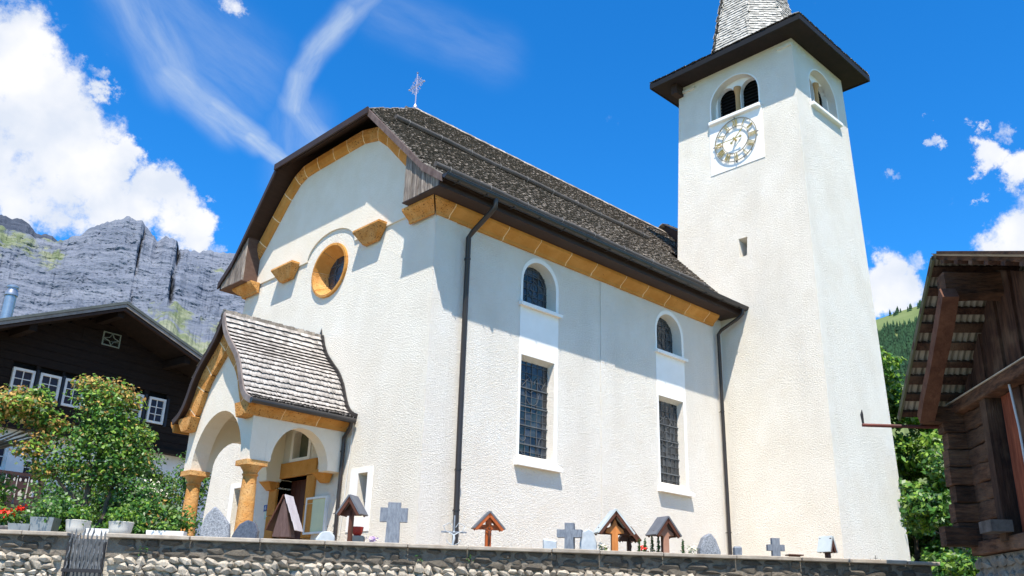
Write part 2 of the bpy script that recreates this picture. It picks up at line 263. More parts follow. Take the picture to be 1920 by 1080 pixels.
class MB:
    def __init__(s): s.v, s.f, s.m = [], [], []
    def add(s, vs, fs, mi=0):
        k = len(s.v); s.v.extend(vs); s.f.extend([tuple(i+k for i in f) for f in fs]); s.m.extend([mi]*len(fs)); return s
    def box(s, fr, a0, a1, b0, b1, c0, c1, mi=0):
        p = [fr.p(a, b, c) for c in (c0, c1) for b in (b0, b1) for a in (a0, a1)]
        return s.add(p, [(0, 2, 3, 1), (4, 5, 7, 6), (0, 1, 5, 4), (2, 6, 7, 3), (0, 4, 6, 2), (1, 3, 7, 5)], mi)
    def prism(s, fr, poly, c0, c1, mi=0, caps=True):
        n = len(poly); vs = [fr.p(a, b, c0) for a, b in poly] + [fr.p(a, b, c1) for a, b in poly]
        fs = [(i, (i+1) % n, n+(i+1) % n, n+i) for i in range(n)]
        if caps:
            tri = tessellate_polygon([[V((a, b, 0)) for a, b in poly]])
            fs += [tuple(reversed(t)) for t in tri] + [tuple(n+i for i in t) for t in tri]
        return s.add(vs, fs, mi)
    def wall(s, fr, outline, holes, thick, mi=0, mr=None):
        """front face at c=0 with real openings; holes = [(poly, depth, splay)]"""
        mr = mi if mr is None else mr
        loops = [[V((a, b, 0)) for a, b in outline]] + [[V((a, b, 0)) for a, b in h[0]] for h in holes]
        tri = tessellate_polygon(loops); flat = [q for l in loops for q in l]
        s.add([fr.p(q.x, q.y, 0) for q in flat], [tuple(t) for t in tri], mi)
        n = len(outline)
        s.add([fr.p(a, b, 0) for a, b in outline]+[fr.p(a, b, -thick) for a, b in outline], [(i, (i+1) % n, n+(i+1) % n, n+i) for i in range(n)]+([] if any(h[1] >= thick*.9 for h in holes) else [tuple(range(2*n-1, n-1, -1))]), mi)
        for h in holes:
            poly, d, k = h; n = len(poly); ca = sum(q[0] for q in poly)/n; cb = sum(q[1] for q in poly)/n
            s.add([fr.p(a, b, 0) for a, b in poly]+[fr.p(ca+(a-ca)*k, cb+(b-cb)*k, -d) for a, b in poly], [(i, n+i, n+(i+1) % n, (i+1) % n) for i in range(n)], mr)
        return s
    def tube(s, pts, r, seg=8, mi=0, cap=True):
        pts = [V(q) for q in pts]; rs = r if isinstance(r, (list, tuple)) else [r]*len(pts); rings = []; x = None
        for i, q in enumerate(pts):
            d = (pts[min(i+1, len(pts)-1)]-pts[max(i-1, 0)]).normalized()
            if x is None: x = d.orthogonal().normalized()
            else:
                x = (x-d*x.dot(d)); x = x.normalized() if x.length > 1e-6 else d.orthogonal().normalized()
            y = d.cross(x); rings.append([q+(x*math.cos(2*math.pi*j/seg)+y*math.sin(2*math.pi*j/seg))*rs[i] for j in range(seg)])
        fs = [(i*seg+j, i*seg+(j+1) % seg, (i+1)*seg+(j+1) % seg, (i+1)*seg+j) for i in range(len(pts)-1) for j in range(seg)]
        if cap: fs += [tuple(range(seg-1, -1, -1)), tuple((len(pts)-1)*seg+j for j in range(seg))]
        return s.add([q for g in rings for q in g], fs, mi)
    def lathe(s, fr, prof, seg=20, mi=0):
        """prof = [(r, z)] around fr.n"""
        vs = [fr.p(r*math.cos(2*math.pi*j/seg), r*math.sin(2*math.pi*j/seg), z) for r, z in prof for j in range(seg)]
        fs = [(i*seg+j, i*seg+(j+1) % seg, (i+1)*seg+(j+1) % seg, (i+1)*seg+j) for i in range(len(prof)-1) for j in range(seg)]
        fs += [tuple(range(seg-1, -1, -1)), tuple((len(prof)-1)*seg+j for j in range(seg))]
        return s.add(vs, fs, mi)
    def rock(s, fr, ra, rb, rc, seed, n=12, mi=0):
        rr = random.Random(seed); pts = []; n = max(9, n-3)
        for i in range(n):
            z = 1-2*(i+.5)/n; ph = i*2.39996+rr.random()*.5; q = math.sqrt(1-z*z); k = .62+.6*rr.random()
            pts.append(V((q*math.cos(ph)*k, q*math.sin(ph)*k, z*k)))
        bm = bmesh.new(); [bm.verts.new(q) for q in pts]; r = bmesh.ops.convex_hull(bm, input=bm.verts)
        bm.verts.index_update(); vs = [v for v in bm.verts if v.link_faces]; idx = {v: i for i, v in enumerate(vs)}
        s.add([fr.p(v.co.x*ra, v.co.y*rb, v.co.z*rc) for v in vs], [tuple(idx[v] for v in f.verts) for f in bm.faces], mi); bm.free(); return s
    def mesh(s, name, mats, base=(0, 0, 0), smooth=False, bevel=0):
        me = bpy.data.meshes.new(name); b = V(base); me.from_pydata([q-b for q in s.v], [], s.f)
        for m_ in (mats if isinstance(mats, (list, tuple)) else [mats]): me.materials.append(m_)
        if any(s.m): me.polygons.foreach_set('material_index', s.m)
        if smooth: me.polygons.foreach_set('use_smooth', [True]*len(me.polygons))
        me.validate(); me.update(); return me
    def build(s, name, mats, parent=None, smooth=False, base=None, label=None, kind=None, bevel=0, angle=None):
        if base is None:
            base = V((0, 0, 0)); q = parent
            while q: base += q.location; q = q.parent
        me = s.mesh(name, mats, base, smooth)
        bm = bmesh.new(); bm.from_mesh(me); bmesh.ops.recalc_face_normals(bm, faces=bm.faces)
        bm.to_mesh(me); bm.free()
        o = bpy.data.objects.new(name, me); link(o)
        if parent: o.parent = parent
        else: o.location = base
        if bevel:
            md = o.modifiers.new('bevel', 'BEVEL'); md.width = bevel; md.segments = 1; md.limit_method = 'ANGLE'; md.angle_limit = R(40)
        if angle: 
            me.polygons.foreach_set('use_smooth', [True]*len(me.polygons)); me.set_sharp_from_angle(angle=R(angle))
        return tag(o, label=label, kind=kind)
def arch(a0, a1, b0, bs, rise=None, n=14):
    """bottom-left, bottom-right, then the arc back to the left"""
    r = (a1-a0)/2; c = (a0+a1)/2; rise = r if rise is None else rise
    return [(a0, b0), (a1, b0)] + [(c+r*math.cos(math.pi*i/n), bs+rise*math.sin(math.pi*i/n)) for i in range(n+1)]
def rect(a0, a1, b0, b1): return [(a0, b0), (a1, b0), (a1, b1), (a0, b1)]
def inst(me, name, parent, mw, label=None):
    """copy sharing mesh data; mw = matrix relative to the parent"""
    o = bpy.data.objects.new(name, me); link(o); o.parent = parent; o.matrix_basis = mw; return o
def fmat(o, u, v, n, s=(1, 1, 1)):
    m = Matrix.Identity(4)
    for i in range(3): m[i][0] = u[i]*s[0]; m[i][1] = v[i]*s[1]; m[i][2] = n[i]*s[2]; m[i][3] = o[i]
    return m
# ================================================================ ground, street, churchyard
def sheet(name, pts, m, z=None, label=None):
    b = MB(); b.add([V(p) for p in pts], [tuple(range(len(pts)))]); o = b.build(name, m, base=(0, 0, 0)); return tag(o, kind='structure')
WN = V((.653, .757, 0)); WN.normalize(); WT = V((WN.y, -WN.x, 0))        # retaining wall: normal away from the street, direction to the right
def wp(s, d, z): return WT*s + WN*d + V((0, 0, z))
sheet('ground', [(-9000, -9000, -.02), (9000, -9000, -.02), (9000, 9000, -.02), (-9000, 9000, -.02)], M_grass)
sheet('street', [wp(-60, -6, -.012), wp(60, -6, -.012), wp(60, 11.4, -.012), wp(-60, 11.4, -.012)], M_street)
b = MB(); T0, T1 = wp(-40, 11.9, 0), wp(6.0, 11.9, 0)
poly = [wp(-45, 11.75, 0), wp(6.0, 11.75, 0), wp(10.5, 19, 0), wp(14, 34, 0), wp(8, 60, 0), wp(-45, 60, 0)]
b.prism(W, [(q.x, q.y) for q in poly], .0, 2.12); tag(b.build('churchyard_terrace', M_yard, base=(0, 0, 0)), kind='structure')
# ================================================================ shingles
def shingle_rows(b, fr, width, length, expo, keep=None, wr=(.07, .12), thick=.014, lift=.034, nm=1, rnd=random, prof=None, ov=1.9, jit=.012, gap=.004):
    """fr.u along the eave, fr.v up the slope, fr.n outward. prof(b)->(b',c') bends the slope"""
    rows = int(length/expo)
    for r in range(rows):
        v0 = r*expo; a = -rnd.random()*wr[0]
        while a < width:
            w = rnd.uniform(*wr); a0, a1 = max(0, a), min(width, a+w-gap); a += w
            if a1-a0 < .015: continue
            if keep and not keep((a0+a1)/2, v0+expo*.5): continue
            vb = v0+rnd.uniform(-jit, jit); vt = min(length, vb+expo*ov); li = lift*rnd.uniform(.75, 1.25)+thick; tw = rnd.uniform(-.006, .006)
            if prof:
                (pb, cb, nb), (pt_, ct, nt_) = prof(vb), prof(vt)
                q = [fr.p(a0, pb, cb), fr.p(a1, pb, cb), fr.p(a1, pt_, ct), fr.p(a0, pt_, ct)]
                up = (fr.v*nb[0]+fr.n*nb[1]); ut = (fr.v*nt_[0]+fr.n*nt_[1])
                t = [q[0]+up*(li-tw), q[1]+up*(li+tw), q[2]+ut*.006, q[3]+ut*.006]
                bo = [q[0]+up*(li-thick*1.1), q[1]+up*(li-thick*1.1), q[2], q[3]]
            else:
                t = [fr.p(a0, vb, li-tw), fr.p(a1, vb, li+tw), fr.p(a1, vt, .006), fr.p(a0, vt, .006)]
                bo = [fr.p(a0, vb, li-thick*1.1), fr.p(a1, vb, li-thick*1.1), fr.p(a1, vt, 0), fr.p(a0, vt, 0)]
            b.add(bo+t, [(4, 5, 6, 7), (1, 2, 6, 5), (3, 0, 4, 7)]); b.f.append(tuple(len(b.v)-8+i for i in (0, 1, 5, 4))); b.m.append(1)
# ================================================================ the church nave
CX, CY, YL, YC = 9.57, 12.2, 19.5, 15.85      # front plane, side plane, left end, ridge line
XE = 19.25                                    # rear of the nave
church = thing('church', 'white roughcast church nave with brown shingled half hip roof', 'church', (CX, YC, 2.1))
FF = Fr((CX, YC, 0), (0, -1, 0), (0, 0, 1))   # front: a to the right as seen, b height, c towards the street
FS = Fr((CX, CY, 0), (1, 0, 0), (0, 0, 1))    # side: a away along the nave
def a_(y): return YC-y
# front wall
OC = (a_(15.76), 8.49)
circ = [(OC[0]+.63*math.cos(2*math.pi*i/32), OC[1]+.58*math.sin(2*math.pi*i/32)) for i in range(32)]
b = MB()
gable = [(-4.45, 1.9), (3.65, 1.9), (3.65, 8.93), (3.3, 9.75), (1.72, 11.36), (-1.72, 11.36), (-3.3, 9.75), (-3.65, 8.93)]
door_o = rect(a_(16.86), a_(15.75), 2.1, 4.12); upwin = arch(a_(16.44), a_(15.86), 4.50, 4.98, .16, 8)
swin = rect(a_(14.02), a_(13.72), 3.2, 4.0); swin2 = rect(a_(18.78), a_(18.34), 3.0, 4.08)
b.wall(FF, gable, [(circ, .36, 1), (door_o, .34, 1), (upwin, .16, .96), (swin, .22, .94), (swin2, .22, .9)], .45)
b.build('front_wall', M_rough, church)
b = MB()
side_holes = []
for x0 in (11.88, 16.33):
    side_holes += [(arch(x0+.04-CX, x0+1.02-CX, 7.60, 8.05, .50), .22, .86), (rect(x0+.04-CX, x0+1.0-CX, 4.47, 6.48), .17, .93)]
b.wall(FS, [(0.003, 1.9), (XE-CX, 1.9), (XE-CX, 8.95), (0.003, 8.95)], side_holes, .43)
b.build('side_wall', M_rough2, church)
b = MB(); b.box(Fr((CX+.46, YL-.002, 0), (1, 0, 0), (0, 0, 1)), 0, XE-CX-.46, 1.9, 8.95, -.0, .4)
b.box(Fr((XE-.4, CY+.44, 0), (0, 1, 0), (0, 0, 1)), 0, YL-CY-.9, 1.9, 8.95, 0, .4)
b.build('rear_wall', M_rough2, church)
# upper wall skin standing proud above the string line (gives the ledge shadow and its arch)
b = MB(); zl = 8.93
arcp = [(OC[0]-.04+.93*math.cos(t), zl-.02+.52*math.sin(t)) for t in [math.pi*(1-i/20) for i in range(21)]]
up = [(-3.65, zl)]+[(arcp[0][0], zl)]+arcp[1:-1]+[(arcp[-1][0], zl)]+[(3.652, zl), (3.3, 9.75), (1.72, 11.36), (-1.72, 11.36), (-3.3, 9.75)]
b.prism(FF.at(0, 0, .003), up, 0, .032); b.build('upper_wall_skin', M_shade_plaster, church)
# smooth bands round the side windows
for x0 in (11.88, 16.33):
    a0 = x0-CX; b = MB()
    out = [(a0-.02, 4.36), (a0+1.10, 4.36), (a0+1.10, 8.05)]+[(a0+.54+.56*math.cos(math.pi*i/14), 8.07+.58*math.sin(math.pi*i/14)) for i in range(15)]+[(a0-.02, 8.05)]
    b.wall(FS.at(0, 0, .006), out, [(arch(a0+.04, a0+1.02, 7.60, 8.05, .50), .005, 1), (rect(a0+.04, a0+1.0, 4.47, 6.48), .005, 1)], .005)
    b.build('smooth_window_surround', M_smooth, church)
# corner strip of smoother render
b = MB(); b.box(FS, .004, .50, 2.0, 8.70, .002, .02); b.build('corner_strip', M_rough2, church)
# front small window surround
b = MB(); b.wall(FF.at(0, 0, .012), rect(a_(14.27), a_(13.56), 2.95, 4.10), [(swin, .01, 1)], .011); b.build('small_window_surround', M_smooth, church)
b = MB(); b.wall(FF.at(0, 0, .012), rect(a_(18.95), a_(18.22), 2.8, 4.18), [(swin2, .01, 1)], .011); b.build('small_window_surround', M_smooth, church)
b = MB(); b.box(FF, a_(18.80), a_(18.30), 2.98, 4.1, -.21, -.20); b.build('glass_pane', M_glass, church)
# ---- windows: glass, leading, sill
def leaded(parent, fr, a0, a1, b0, b1, nx, ny, clip=None, c=0, bars=(), motif=None):
    g = MB(); rr = random.Random(int(a0*100+b0*10)); da, db = (a1-a0)/nx, (b1-b0)/ny; l = MB()
    for i in range(nx):
        for j in range(ny):
            ca, cb = a0+da*(i+.5), b0+db*(j+.5)
            if clip and not clip(ca, cb): continue
            tl = rr.uniform(-.006, .006); tb = rr.uniform(-.006, .006)
            q = [fr.p(ca-da/2, cb-db/2, c-tl-tb), fr.p(ca+da/2, cb-db/2, c+tl-tb), fr.p(ca+da/2, cb+db/2, c+tl+tb), fr.p(ca-da/2, cb+db/2, c-tl+tb)]
            g.add(q, [(0, 1, 2, 3)])
            l.box(fr, ca-da/2-.004, ca-da/2+.004, cb-db/2, cb+db/2, c+.004, c+.014); l.box(fr, ca-da/2, ca+da/2, cb-db/2-.004, cb-db/2+.004, c+.0035, c+.0135)
    for z in bars: l.box(fr, a0, a1, z-.011, z+.011, c+.008, c+.026)
    for pth in (motif or []): l.tube([fr.p(x, y, c+.014) for x, y in pth], .0065, 4)
    g.build('glass_pane', M_glass, parent); l.build('lead_came', M_lead, parent, kind='stuff')
def window(name, label=None): 
    o = bpy.data.objects.new(name, None); link(o); o.parent = church; 
    if label: o['label'] = label
    return o
def curve(cx_, cy_, r, t0, t1, n=8, k=1): return [(cx_+r*math.cos(R(t0+(t1-t0)*i/n)), cy_+k*r*math.sin(R(t0+(t1-t0)*i/n))) for i in range(n+1)]
for x0 in (11.88, 16.33):
    a0 = x0-CX; c0 = a0+.53; w = window('arched_window')
    leaded(w, FS, c0-.50, c0+.50, 7.55, 8.60, 6, 7, clip=lambda a, z: True, c=-.215, motif=[curve(c0, 8.05, .17, 0, 360, 14), curve(c0, 8.05, .08, 0, 360, 8), curve(c0, 8.0, .36, 10, 170), [(c0-.3, 7.7), (c0-.1, 7.9), (c0+.1, 7.72), (c0+.3, 7.9)]])
    s = MB(); s.prism(Fr(FS.p(a0-.06, 7.50), (0, -1, 0), (0, 0, 1)), [(-.02, 0), (.10, -.02), (.10, .045), (-.02, .085)], -1.20, 0); s.build('sill', M_smooth, w)
    w = window('tall_window')
    zz = [4.75, 5.12, 5.5, 5.87]
    mot = [curve(c0-.2, 5.98, .16, 180, 360, 6, -1), curve(c0+.2, 5.98, .16, 180, 360, 6, -1), curve(c0, 5.72, .17, 180, 360, 8), [(c0-.17, 5.72), (c0-.22, 5.86), (c0-.05, 5.8), (c0+.05, 5.86), (c0+.2, 5.82), (c0+.17, 5.72)], curve(c0, 4.62, .30, 180, 360, 8, .3),
           curve(c0-.25, 4.9, .09, 180, 360, 5), curve(c0+.3, 4.7, .12, 60, 300, 7, 2), [(c0-.1, 6.1), (c0-.3, 5.9), (c0-.36, 6.15)], [(c0+.1, 6.12), (c0+.25, 5.9), (c0+.38, 6.1)]]
    if x0 > 14: mot = [[(c0-.05, 4.9), (c0-.05, 5.85)], [(c0+.0, 4.9), (c0+.0, 5.85)], curve(c0, 5.62, .26, 150, 390, 9), curve(c0, 5.95, .14, 0, 360, 9), [(c0-.3, 5.9), (c0, 6.1), (c0+.3, 5.86)], curve(c0, 5.6, .13, 0, 360, 9)]
    leaded(w, FS, c0-.50, c0+.46, 4.45, 6.50, 6, 13, c=-.165, bars=zz, motif=mot)
    s = MB(); s.prism(Fr(FS.p(a0-.08, 4.30), (0, -1, 0), (0, 0, 1)), [(-.02, -.01), (.12, -.02), (.12, .05), (-.15, .19), (-.15, .1)], -1.24, 0); s.build('sill', M_smooth, w)
# oculus: voussoirs and glass
oc = window('oculus_window')
for i in range(7):
    b = MB(); t0 = 2*math.pi*i/7+.25; n = 6; vs = []
    g = .012
    for j in range(n+1):
        t = t0+g+(2*math.pi/7-2*g)*j/n; cu, su = math.cos(t), math.sin(t)
        for r, c in ((.66, .004), (.655, .05), (.60, .055), (.43, -.26), (.66, -.26)): vs.append(FF.p(OC[0]+r*cu*1.02, OC[1]+r*su*.935, c))
    fs = [(j*5+k, j*5+(k+1) % 5, (j+1)*5+(k+1) % 5, (j+1)*5+k) for j in range(n) for k in range(5)]+[(4, 3, 2, 1, 0), tuple(n*5+k for k in range(5))]
    b.add(vs, fs); b.build('voussoir', M_ochre_pit if i in (3, 4) else M_ochre, oc)
b = MB(); rg = [(.655, .03), (.612, .045), (.437, -.262)]
b.add([FF.p(OC[0]+r*math.cos(2*math.pi*j/40)*1.02, OC[1]+r*math.sin(2*math.pi*j/40)*.935, c-.002) for r, c in rg for j in range(40)], [(i*40+j, i*40+(j+1) % 40, (i+1)*40+(j+1) % 40, (i+1)*40+j) for i in range(2) for j in range(40)])
b.build('mortar_joint', M_mortar_ochre, oc)
leaded(oc, FF, OC[0]-.46, OC[0]+.46, OC[1]-.44, OC[1]+.44, 3, 4, c=-.25, motif=[curve(OC[0], OC[1], .2, 0, 360, 12)])
# corbel blocks
for yc in (17.50, 14.20):
    b = MB(); a = a_(yc); q = [(-.50, 9.02), (-.50, 8.97), (.50, 8.97), (.50, 9.02)]
    vs = [FF.p(a+s*w, z, c) for z, w, c in ((9.02, .46, .24), (8.965, .46, .25), (8.67, .24, .11)) for s in (-1, 1)]+[FF.p(a+s*w, z, 0.02) for z, w in ((9.02, .46), (8.965, .46), (8.67, .24)) for s in (-1, 1)]
    b.add(vs, [(0, 1, 3, 2), (2, 3, 5, 4), (0, 2, 8, 6), (2, 4, 10, 8), (1, 7, 9, 3), (3, 9, 11, 5), (0, 6, 7, 1), (4, 5, 11, 10)])
    b.build('corbel', M_ochre_pit, church, bevel=.012)
# stone cornice under the eaves: profile (out, height)
CP = [(0, 8.70), (.05, 8.70), (.07, 8.76), (.16, 8.83), (.24, 8.90), (.25, 8.955), (0, 8.955)]
def cornice(fr, a0, a1, m, prof=CP, name='cornice_stone', parent=church, miter0=0, miter1=0, slope=0):
    b = MB(); n = len(prof)
    vs = [fr.p(a0-(o*miter0), z, o) for o, z in prof]+[fr.p(a1+(o*miter1), z, o) for o, z in prof]
    b.add(vs, [(i, (i+1) % n, n+(i+1) % n, n+i) for i in range(n)]+[tuple(range(n-1, -1, -1)), tuple(range(n, 2*n))]); b.build(name, m, parent, bevel=.006)
js = [9.57, 9.85, 10.55, 11.27, 12.19, 13.13, 13.96, 14.98, 15.8, 16.64, 17.47, 18.29, 18.72]
for i in range(len(js)-1):
    cornice(FS.at(0, 0, .004), js[i]-CX+.011*(i > 0), js[i+1]-CX-.011, M_ochre_pit if i == 0 else M_ochre, miter0=1 if i == 0 else 0)
inn = [(o*.975, z if z > 8.9 else z+.006) for o, z in CP]
cornice(FS.at(0, 0, .002), .05, 18.70-CX, M_mortar_ochre, prof=inn, name='mortar_joint')
cornice(FF.at(0, 0, .036), 2.92, 3.65, M_ochre_pit, miter1=1, name='cornice_return')
cornice(FF.at(0, 0, .036), -3.65, -2.96, M_ochre_pit, miter0=1, name='cornice_return')
cornice(Fr((CX, YL, 0), (-1, 0, 0), (0, 0, 1), (0, 1, 0)), -9.1, 0, M_ochre, miter1=1, name='cornice_return')
# gable stones under the roof edge
path = [(-3.28, 9.62), (-2.95, 9.93), (-2.45, 10.44), (-2.0, 10.90), (-1.62, 11.20), (-1.30, 11.32), (-.75, 11.34), (-.1, 11.34), (.45, 11.34), (1.05, 11.34), (1.62, 11.20), (2.0, 10.90), (2.45, 10.44), (2.95, 9.93), (3.28, 9.62)]
def offset(i, d):
    p = V(path[i]); q0 = V(path[max(i-1, 0)]); q1 = V(path[min(i+1, len(path)-1)]); t = (q1-q0).normalized(); nn = V((-t.y, t.x)); return p+nn*d
for i in range(len(path)-1):
    b = MB(); t = (V(path[i+1])-V(path[i])).normalized()*.013; vs = []
    for k, sg in ((i, 1), (i+1, -1)):
        for d, c in ((-.13, .04), (-.08, .09), (.04, .14), (.15, .15), (.15, .03)):
            q = offset(k, d)+t*sg; vs.append(FF.p(q.x, q.y, c))
    b.add(vs, [(j, (j+1) % 5, 5+(j+1) % 5, 5+j) for j in range(5)]+[(4, 3, 2, 1, 0), (5, 6, 7, 8, 9)]); b.build('gable_stone', M_ochre_pit if i in (0, 4, 8, 9) else M_ochre, church)
b = MB(); vs = []
for k in range(len(path)):
    for d, c in ((-.126, .04), (-.079, .087), (.04, .137), (.147, .147)):
        q = offset(k, d); vs.append(FF.p(q.x, q.y, c))
b.add(vs, [(k*4+j, k*4+j+1, k*4+j+5, k*4+j+4) for k in range(len(path)-1) for j in range(3)]); b.build('mortar_joint', M_mortar_ochre, church)
# ---- roof
XV = 9.13; XR = 22.0; EY, EZ = 11.52, 9.14; KY, KZ = 12.15, 9.60; RZ = 13.40; YT = 14.0
sl = (RZ-KZ)/(YC-KY); TZ = KZ+sl*(YT-KY); XP = 11.50; XH = 9.02
roof = bpy.data.objects.new('roof', None); link(roof); roof.parent = church
b = MB()
for s in (1, -1):
    def yy(y): return y if s == 1 else 2*YC-y
    up_ = .0; P_ = [(XV, EY, EZ), (XE if s == 1 else XR, EY, EZ), (XE if s == 1 else XR, KY, KZ), (XV, KY, KZ)]
    th = .10
    def slab(pts, n):
        vs = [V((x, yy(y), z)) for x, y, z in pts]; vs2 = [q-V(n)*th for q in vs]; k = len(vs)
        b.add(vs+vs2, [tuple(range(k)), tuple(range(2*k-1, k-1, -1))]+[(i, (i+1) % k, k+(i+1) % k, k+i) for i in range(k)])
    slab(P_, (0, 0, 1))
    slab([(XV, KY, KZ), (XE if s == 1 else XR, KY, KZ), (XE if s == 1 else XR, YC, RZ), (XP, YC, RZ), (XH, YT, TZ)], (0, 0, 1))
b.add([V((XH, YT, TZ)), V((XH, 2*YC-YT, TZ)), V((XP, YC, RZ))]+[V((XH, YT, TZ-.1)), V((XH, 2*YC-YT, TZ-.1)), V((XP, YC, RZ-.1))], [(0, 1, 2), (5, 4, 3), (0, 3, 4, 1)])
b.build('roof_boarding', M_soffit, roof)
b = MB(); rr = random.Random(3); S2 = math.sqrt(1+sl*sl)
frm = Fr((XV-.02, KY, KZ), (1, 0, 0), (0, 1, sl)); hipn = (YT-KY)*S2
def keep_main(a, v):
    y = v/S2
    return not (y > YT-KY and a < (XP-XH)*((y-(YT-KY))/(YC-YT))-.05)
shingle_rows(b, frm, XE-XV+.02, (YC-KY)*S2, .100, keep_main, (.07, .13), .018, .030, rnd=rr, jit=.008)
frk = Fr((XV-.02, EY-.02, EZ-.01), (1, 0, 0), (0, KY-EY, KZ-EZ)); shingle_rows(b, frk, XE-XV+.02, .80, .100, None, (.07, .13), .018, .030, rnd=rr, jit=.008)
# stretch of roof behind the tower
frb = Fr((XE, 13.95, KZ+sl*(13.95-KY)), (1, 0, 0), (0, 1, sl)); shingle_rows(b, frb, XR-XE, (YC-13.95)*S2, .1, None, (.07, .13), .013, .03, rnd=rr)
# far slope, coarser
frf = Fr((XR, 2*YC-KY, KZ), (-1, 0, 0), (0, -1, sl)); shingle_rows(b, frf, XR-XV, (YC-KY)*S2, .19, lambda a, v: keep_main(XR-XV-a, v), (.14, .24), .016, .035, rnd=rr)
fre = Fr((XR, 2*YC-EY, EZ), (-1, 0, 0), (0, -(KY-EY), KZ-EZ)); shingle_rows(b, fre, XR-XV, .78, .19, None, (.14, .24), .016, .035, rnd=rr)
hl = math.hypot(XP-XH, RZ-TZ); hw = 2*(YC-YT)
frh = Fr((XH, 2*YC-YT, TZ), (0, -1, 0), (XP-XH, 0, RZ-TZ)); shingle_rows(b, frh, hw, hl, .11, lambda a, v: abs(a-hw/2) < hw/2*(1-v/hl), (.07, .13), .013, .03, rnd=rr)
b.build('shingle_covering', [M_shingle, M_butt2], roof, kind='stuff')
b = MB()   # ridge boards of overlapping short shingles
for i in range(int((XR-XP)/.13)):
    x = XP+i*.13; 
    for s in (1, -1): b.box(Fr((x, YC, RZ+.075-.01*abs(math.sin(i*.7))), (1, 0, .06), (0, s, -.95)), 0, .145, -.012, .17, -.008, .008)
b.build('ridge_shingles', M_shingle, roof, kind='stuff')
# verge boards, hip fascia, eave fascia, soffit
for s in (1, -1):
    y = (lambda q: q) if s == 1 else (lambda q: 2*YC-q); b = MB()
    for (y0, z0, y1, z1, x0, x1) in ((EY, EZ, KY, KZ, XV, XV), (KY, KZ, YT, TZ, XV, XH)):
        b.add([V((x0-.03, y(y0), z0+.02)), V((x1-.03, y(y1), z1+.02)), V((x1-.03, y(y1), z1-.15)), V((x0-.03, y(y0), z0-.13)),
               V((x0+.01, y(y0), z0+.02)), V((x1+.01, y(y1), z1+.02)), V((x1+.01, y(y1), z1-.15)), V((x0+.01, y(y0), z0-.13))], [(0, 1, 2, 3), (7, 6, 5, 4), (0, 4, 5, 1), (3, 2, 6, 7), (0, 3, 7, 4), (1, 5, 6, 2)])
    b.build('verge_board', mat('lit_reddish_verge_board', (.085, .055, .05), (.15, .11, .10), rough=.8, scale=4, stretch=(1, 2, 1)) if s == 1 else M_fascia, roof)  # right board coloured paler as lit, left one near-black as shaded
b = MB(); b.box(Fr((XH-.03, YC, 0), (0, -1, 0), (0, 0, 1)), -(YC-YT)-.04, (YC-YT)+.04, TZ-.11, TZ+.04, 0, .04); b.build('hip_fascia', M_fascia, roof)
b = MB()
b.box(W, XV+.0, XE, EY+.10, CY+.0, 8.958, 8.975)          # soffit of the side eave
b.box(W, XV+.0, XE, EY+.08, EY+.11, 8.955, EZ-.02)
b.build('eave_soffit', M_fascia, roof)
b = MB(); b.box(W, XV, XR, 2*YC-CY, 2*YC-EY-.10, 8.958, 8.975); b.box(W, XV, XR, 2*YC-EY-.11, 2*YC-EY-.08, 8.955, EZ-.02); b.build('eave_soffit', M_fascia, roof)
# boarded eave boxes at both ends of the front
def roofz(y): return EZ+(y-EY)*(KZ-EZ)/(KY-EY) if y < KY else KZ+sl*(y-KY)
for s in (1, -1):
    box_ = bpy.data.objects.new('eave_box', None); link(box_); box_.parent = roof
    n = 10; y0, y1 = EY+.10, 12.72
    for i in range(n):
        ya, yb = y0+(y1-y0)*i/n+.003, y0+(y1-y0)*(i+1)/n-.003
        P4 = [(ya, 8.975), (yb, 8.975), (yb, roofz(yb)-.12), (ya, roofz(ya)-.12)]
        if s == -1: P4 = [(2*YC-q, z) for q, z in P4]
        b = MB(); fx = Fr((XV+.03+.006*(i % 2), 0, 0), (0, 1, 0), (0, 0, 1)); b.prism(fx, P4, -.012, .012); b.build('board', M_board, box_)
    yb = y1 if s == 1 else 2*YC-y1
    b = MB(); b.box(W, XV+.045, CX+.03, min(yb, yb-.03*s), max(yb, yb-.03*s), 8.97, roofz(y1)-.10); 
    a0, a1 = sorted((yb, (EY+.10) if s == 1 else 2*YC-EY-.10)); b.box(W, XV, CX+.03, a0, a1, 8.952, 8.972); b.build('side_panel', M_boxside if s == -1 else M_fascia, box_)
b = MB()
for s in (1,):   # flying soffit between gable stones and verge
    pass
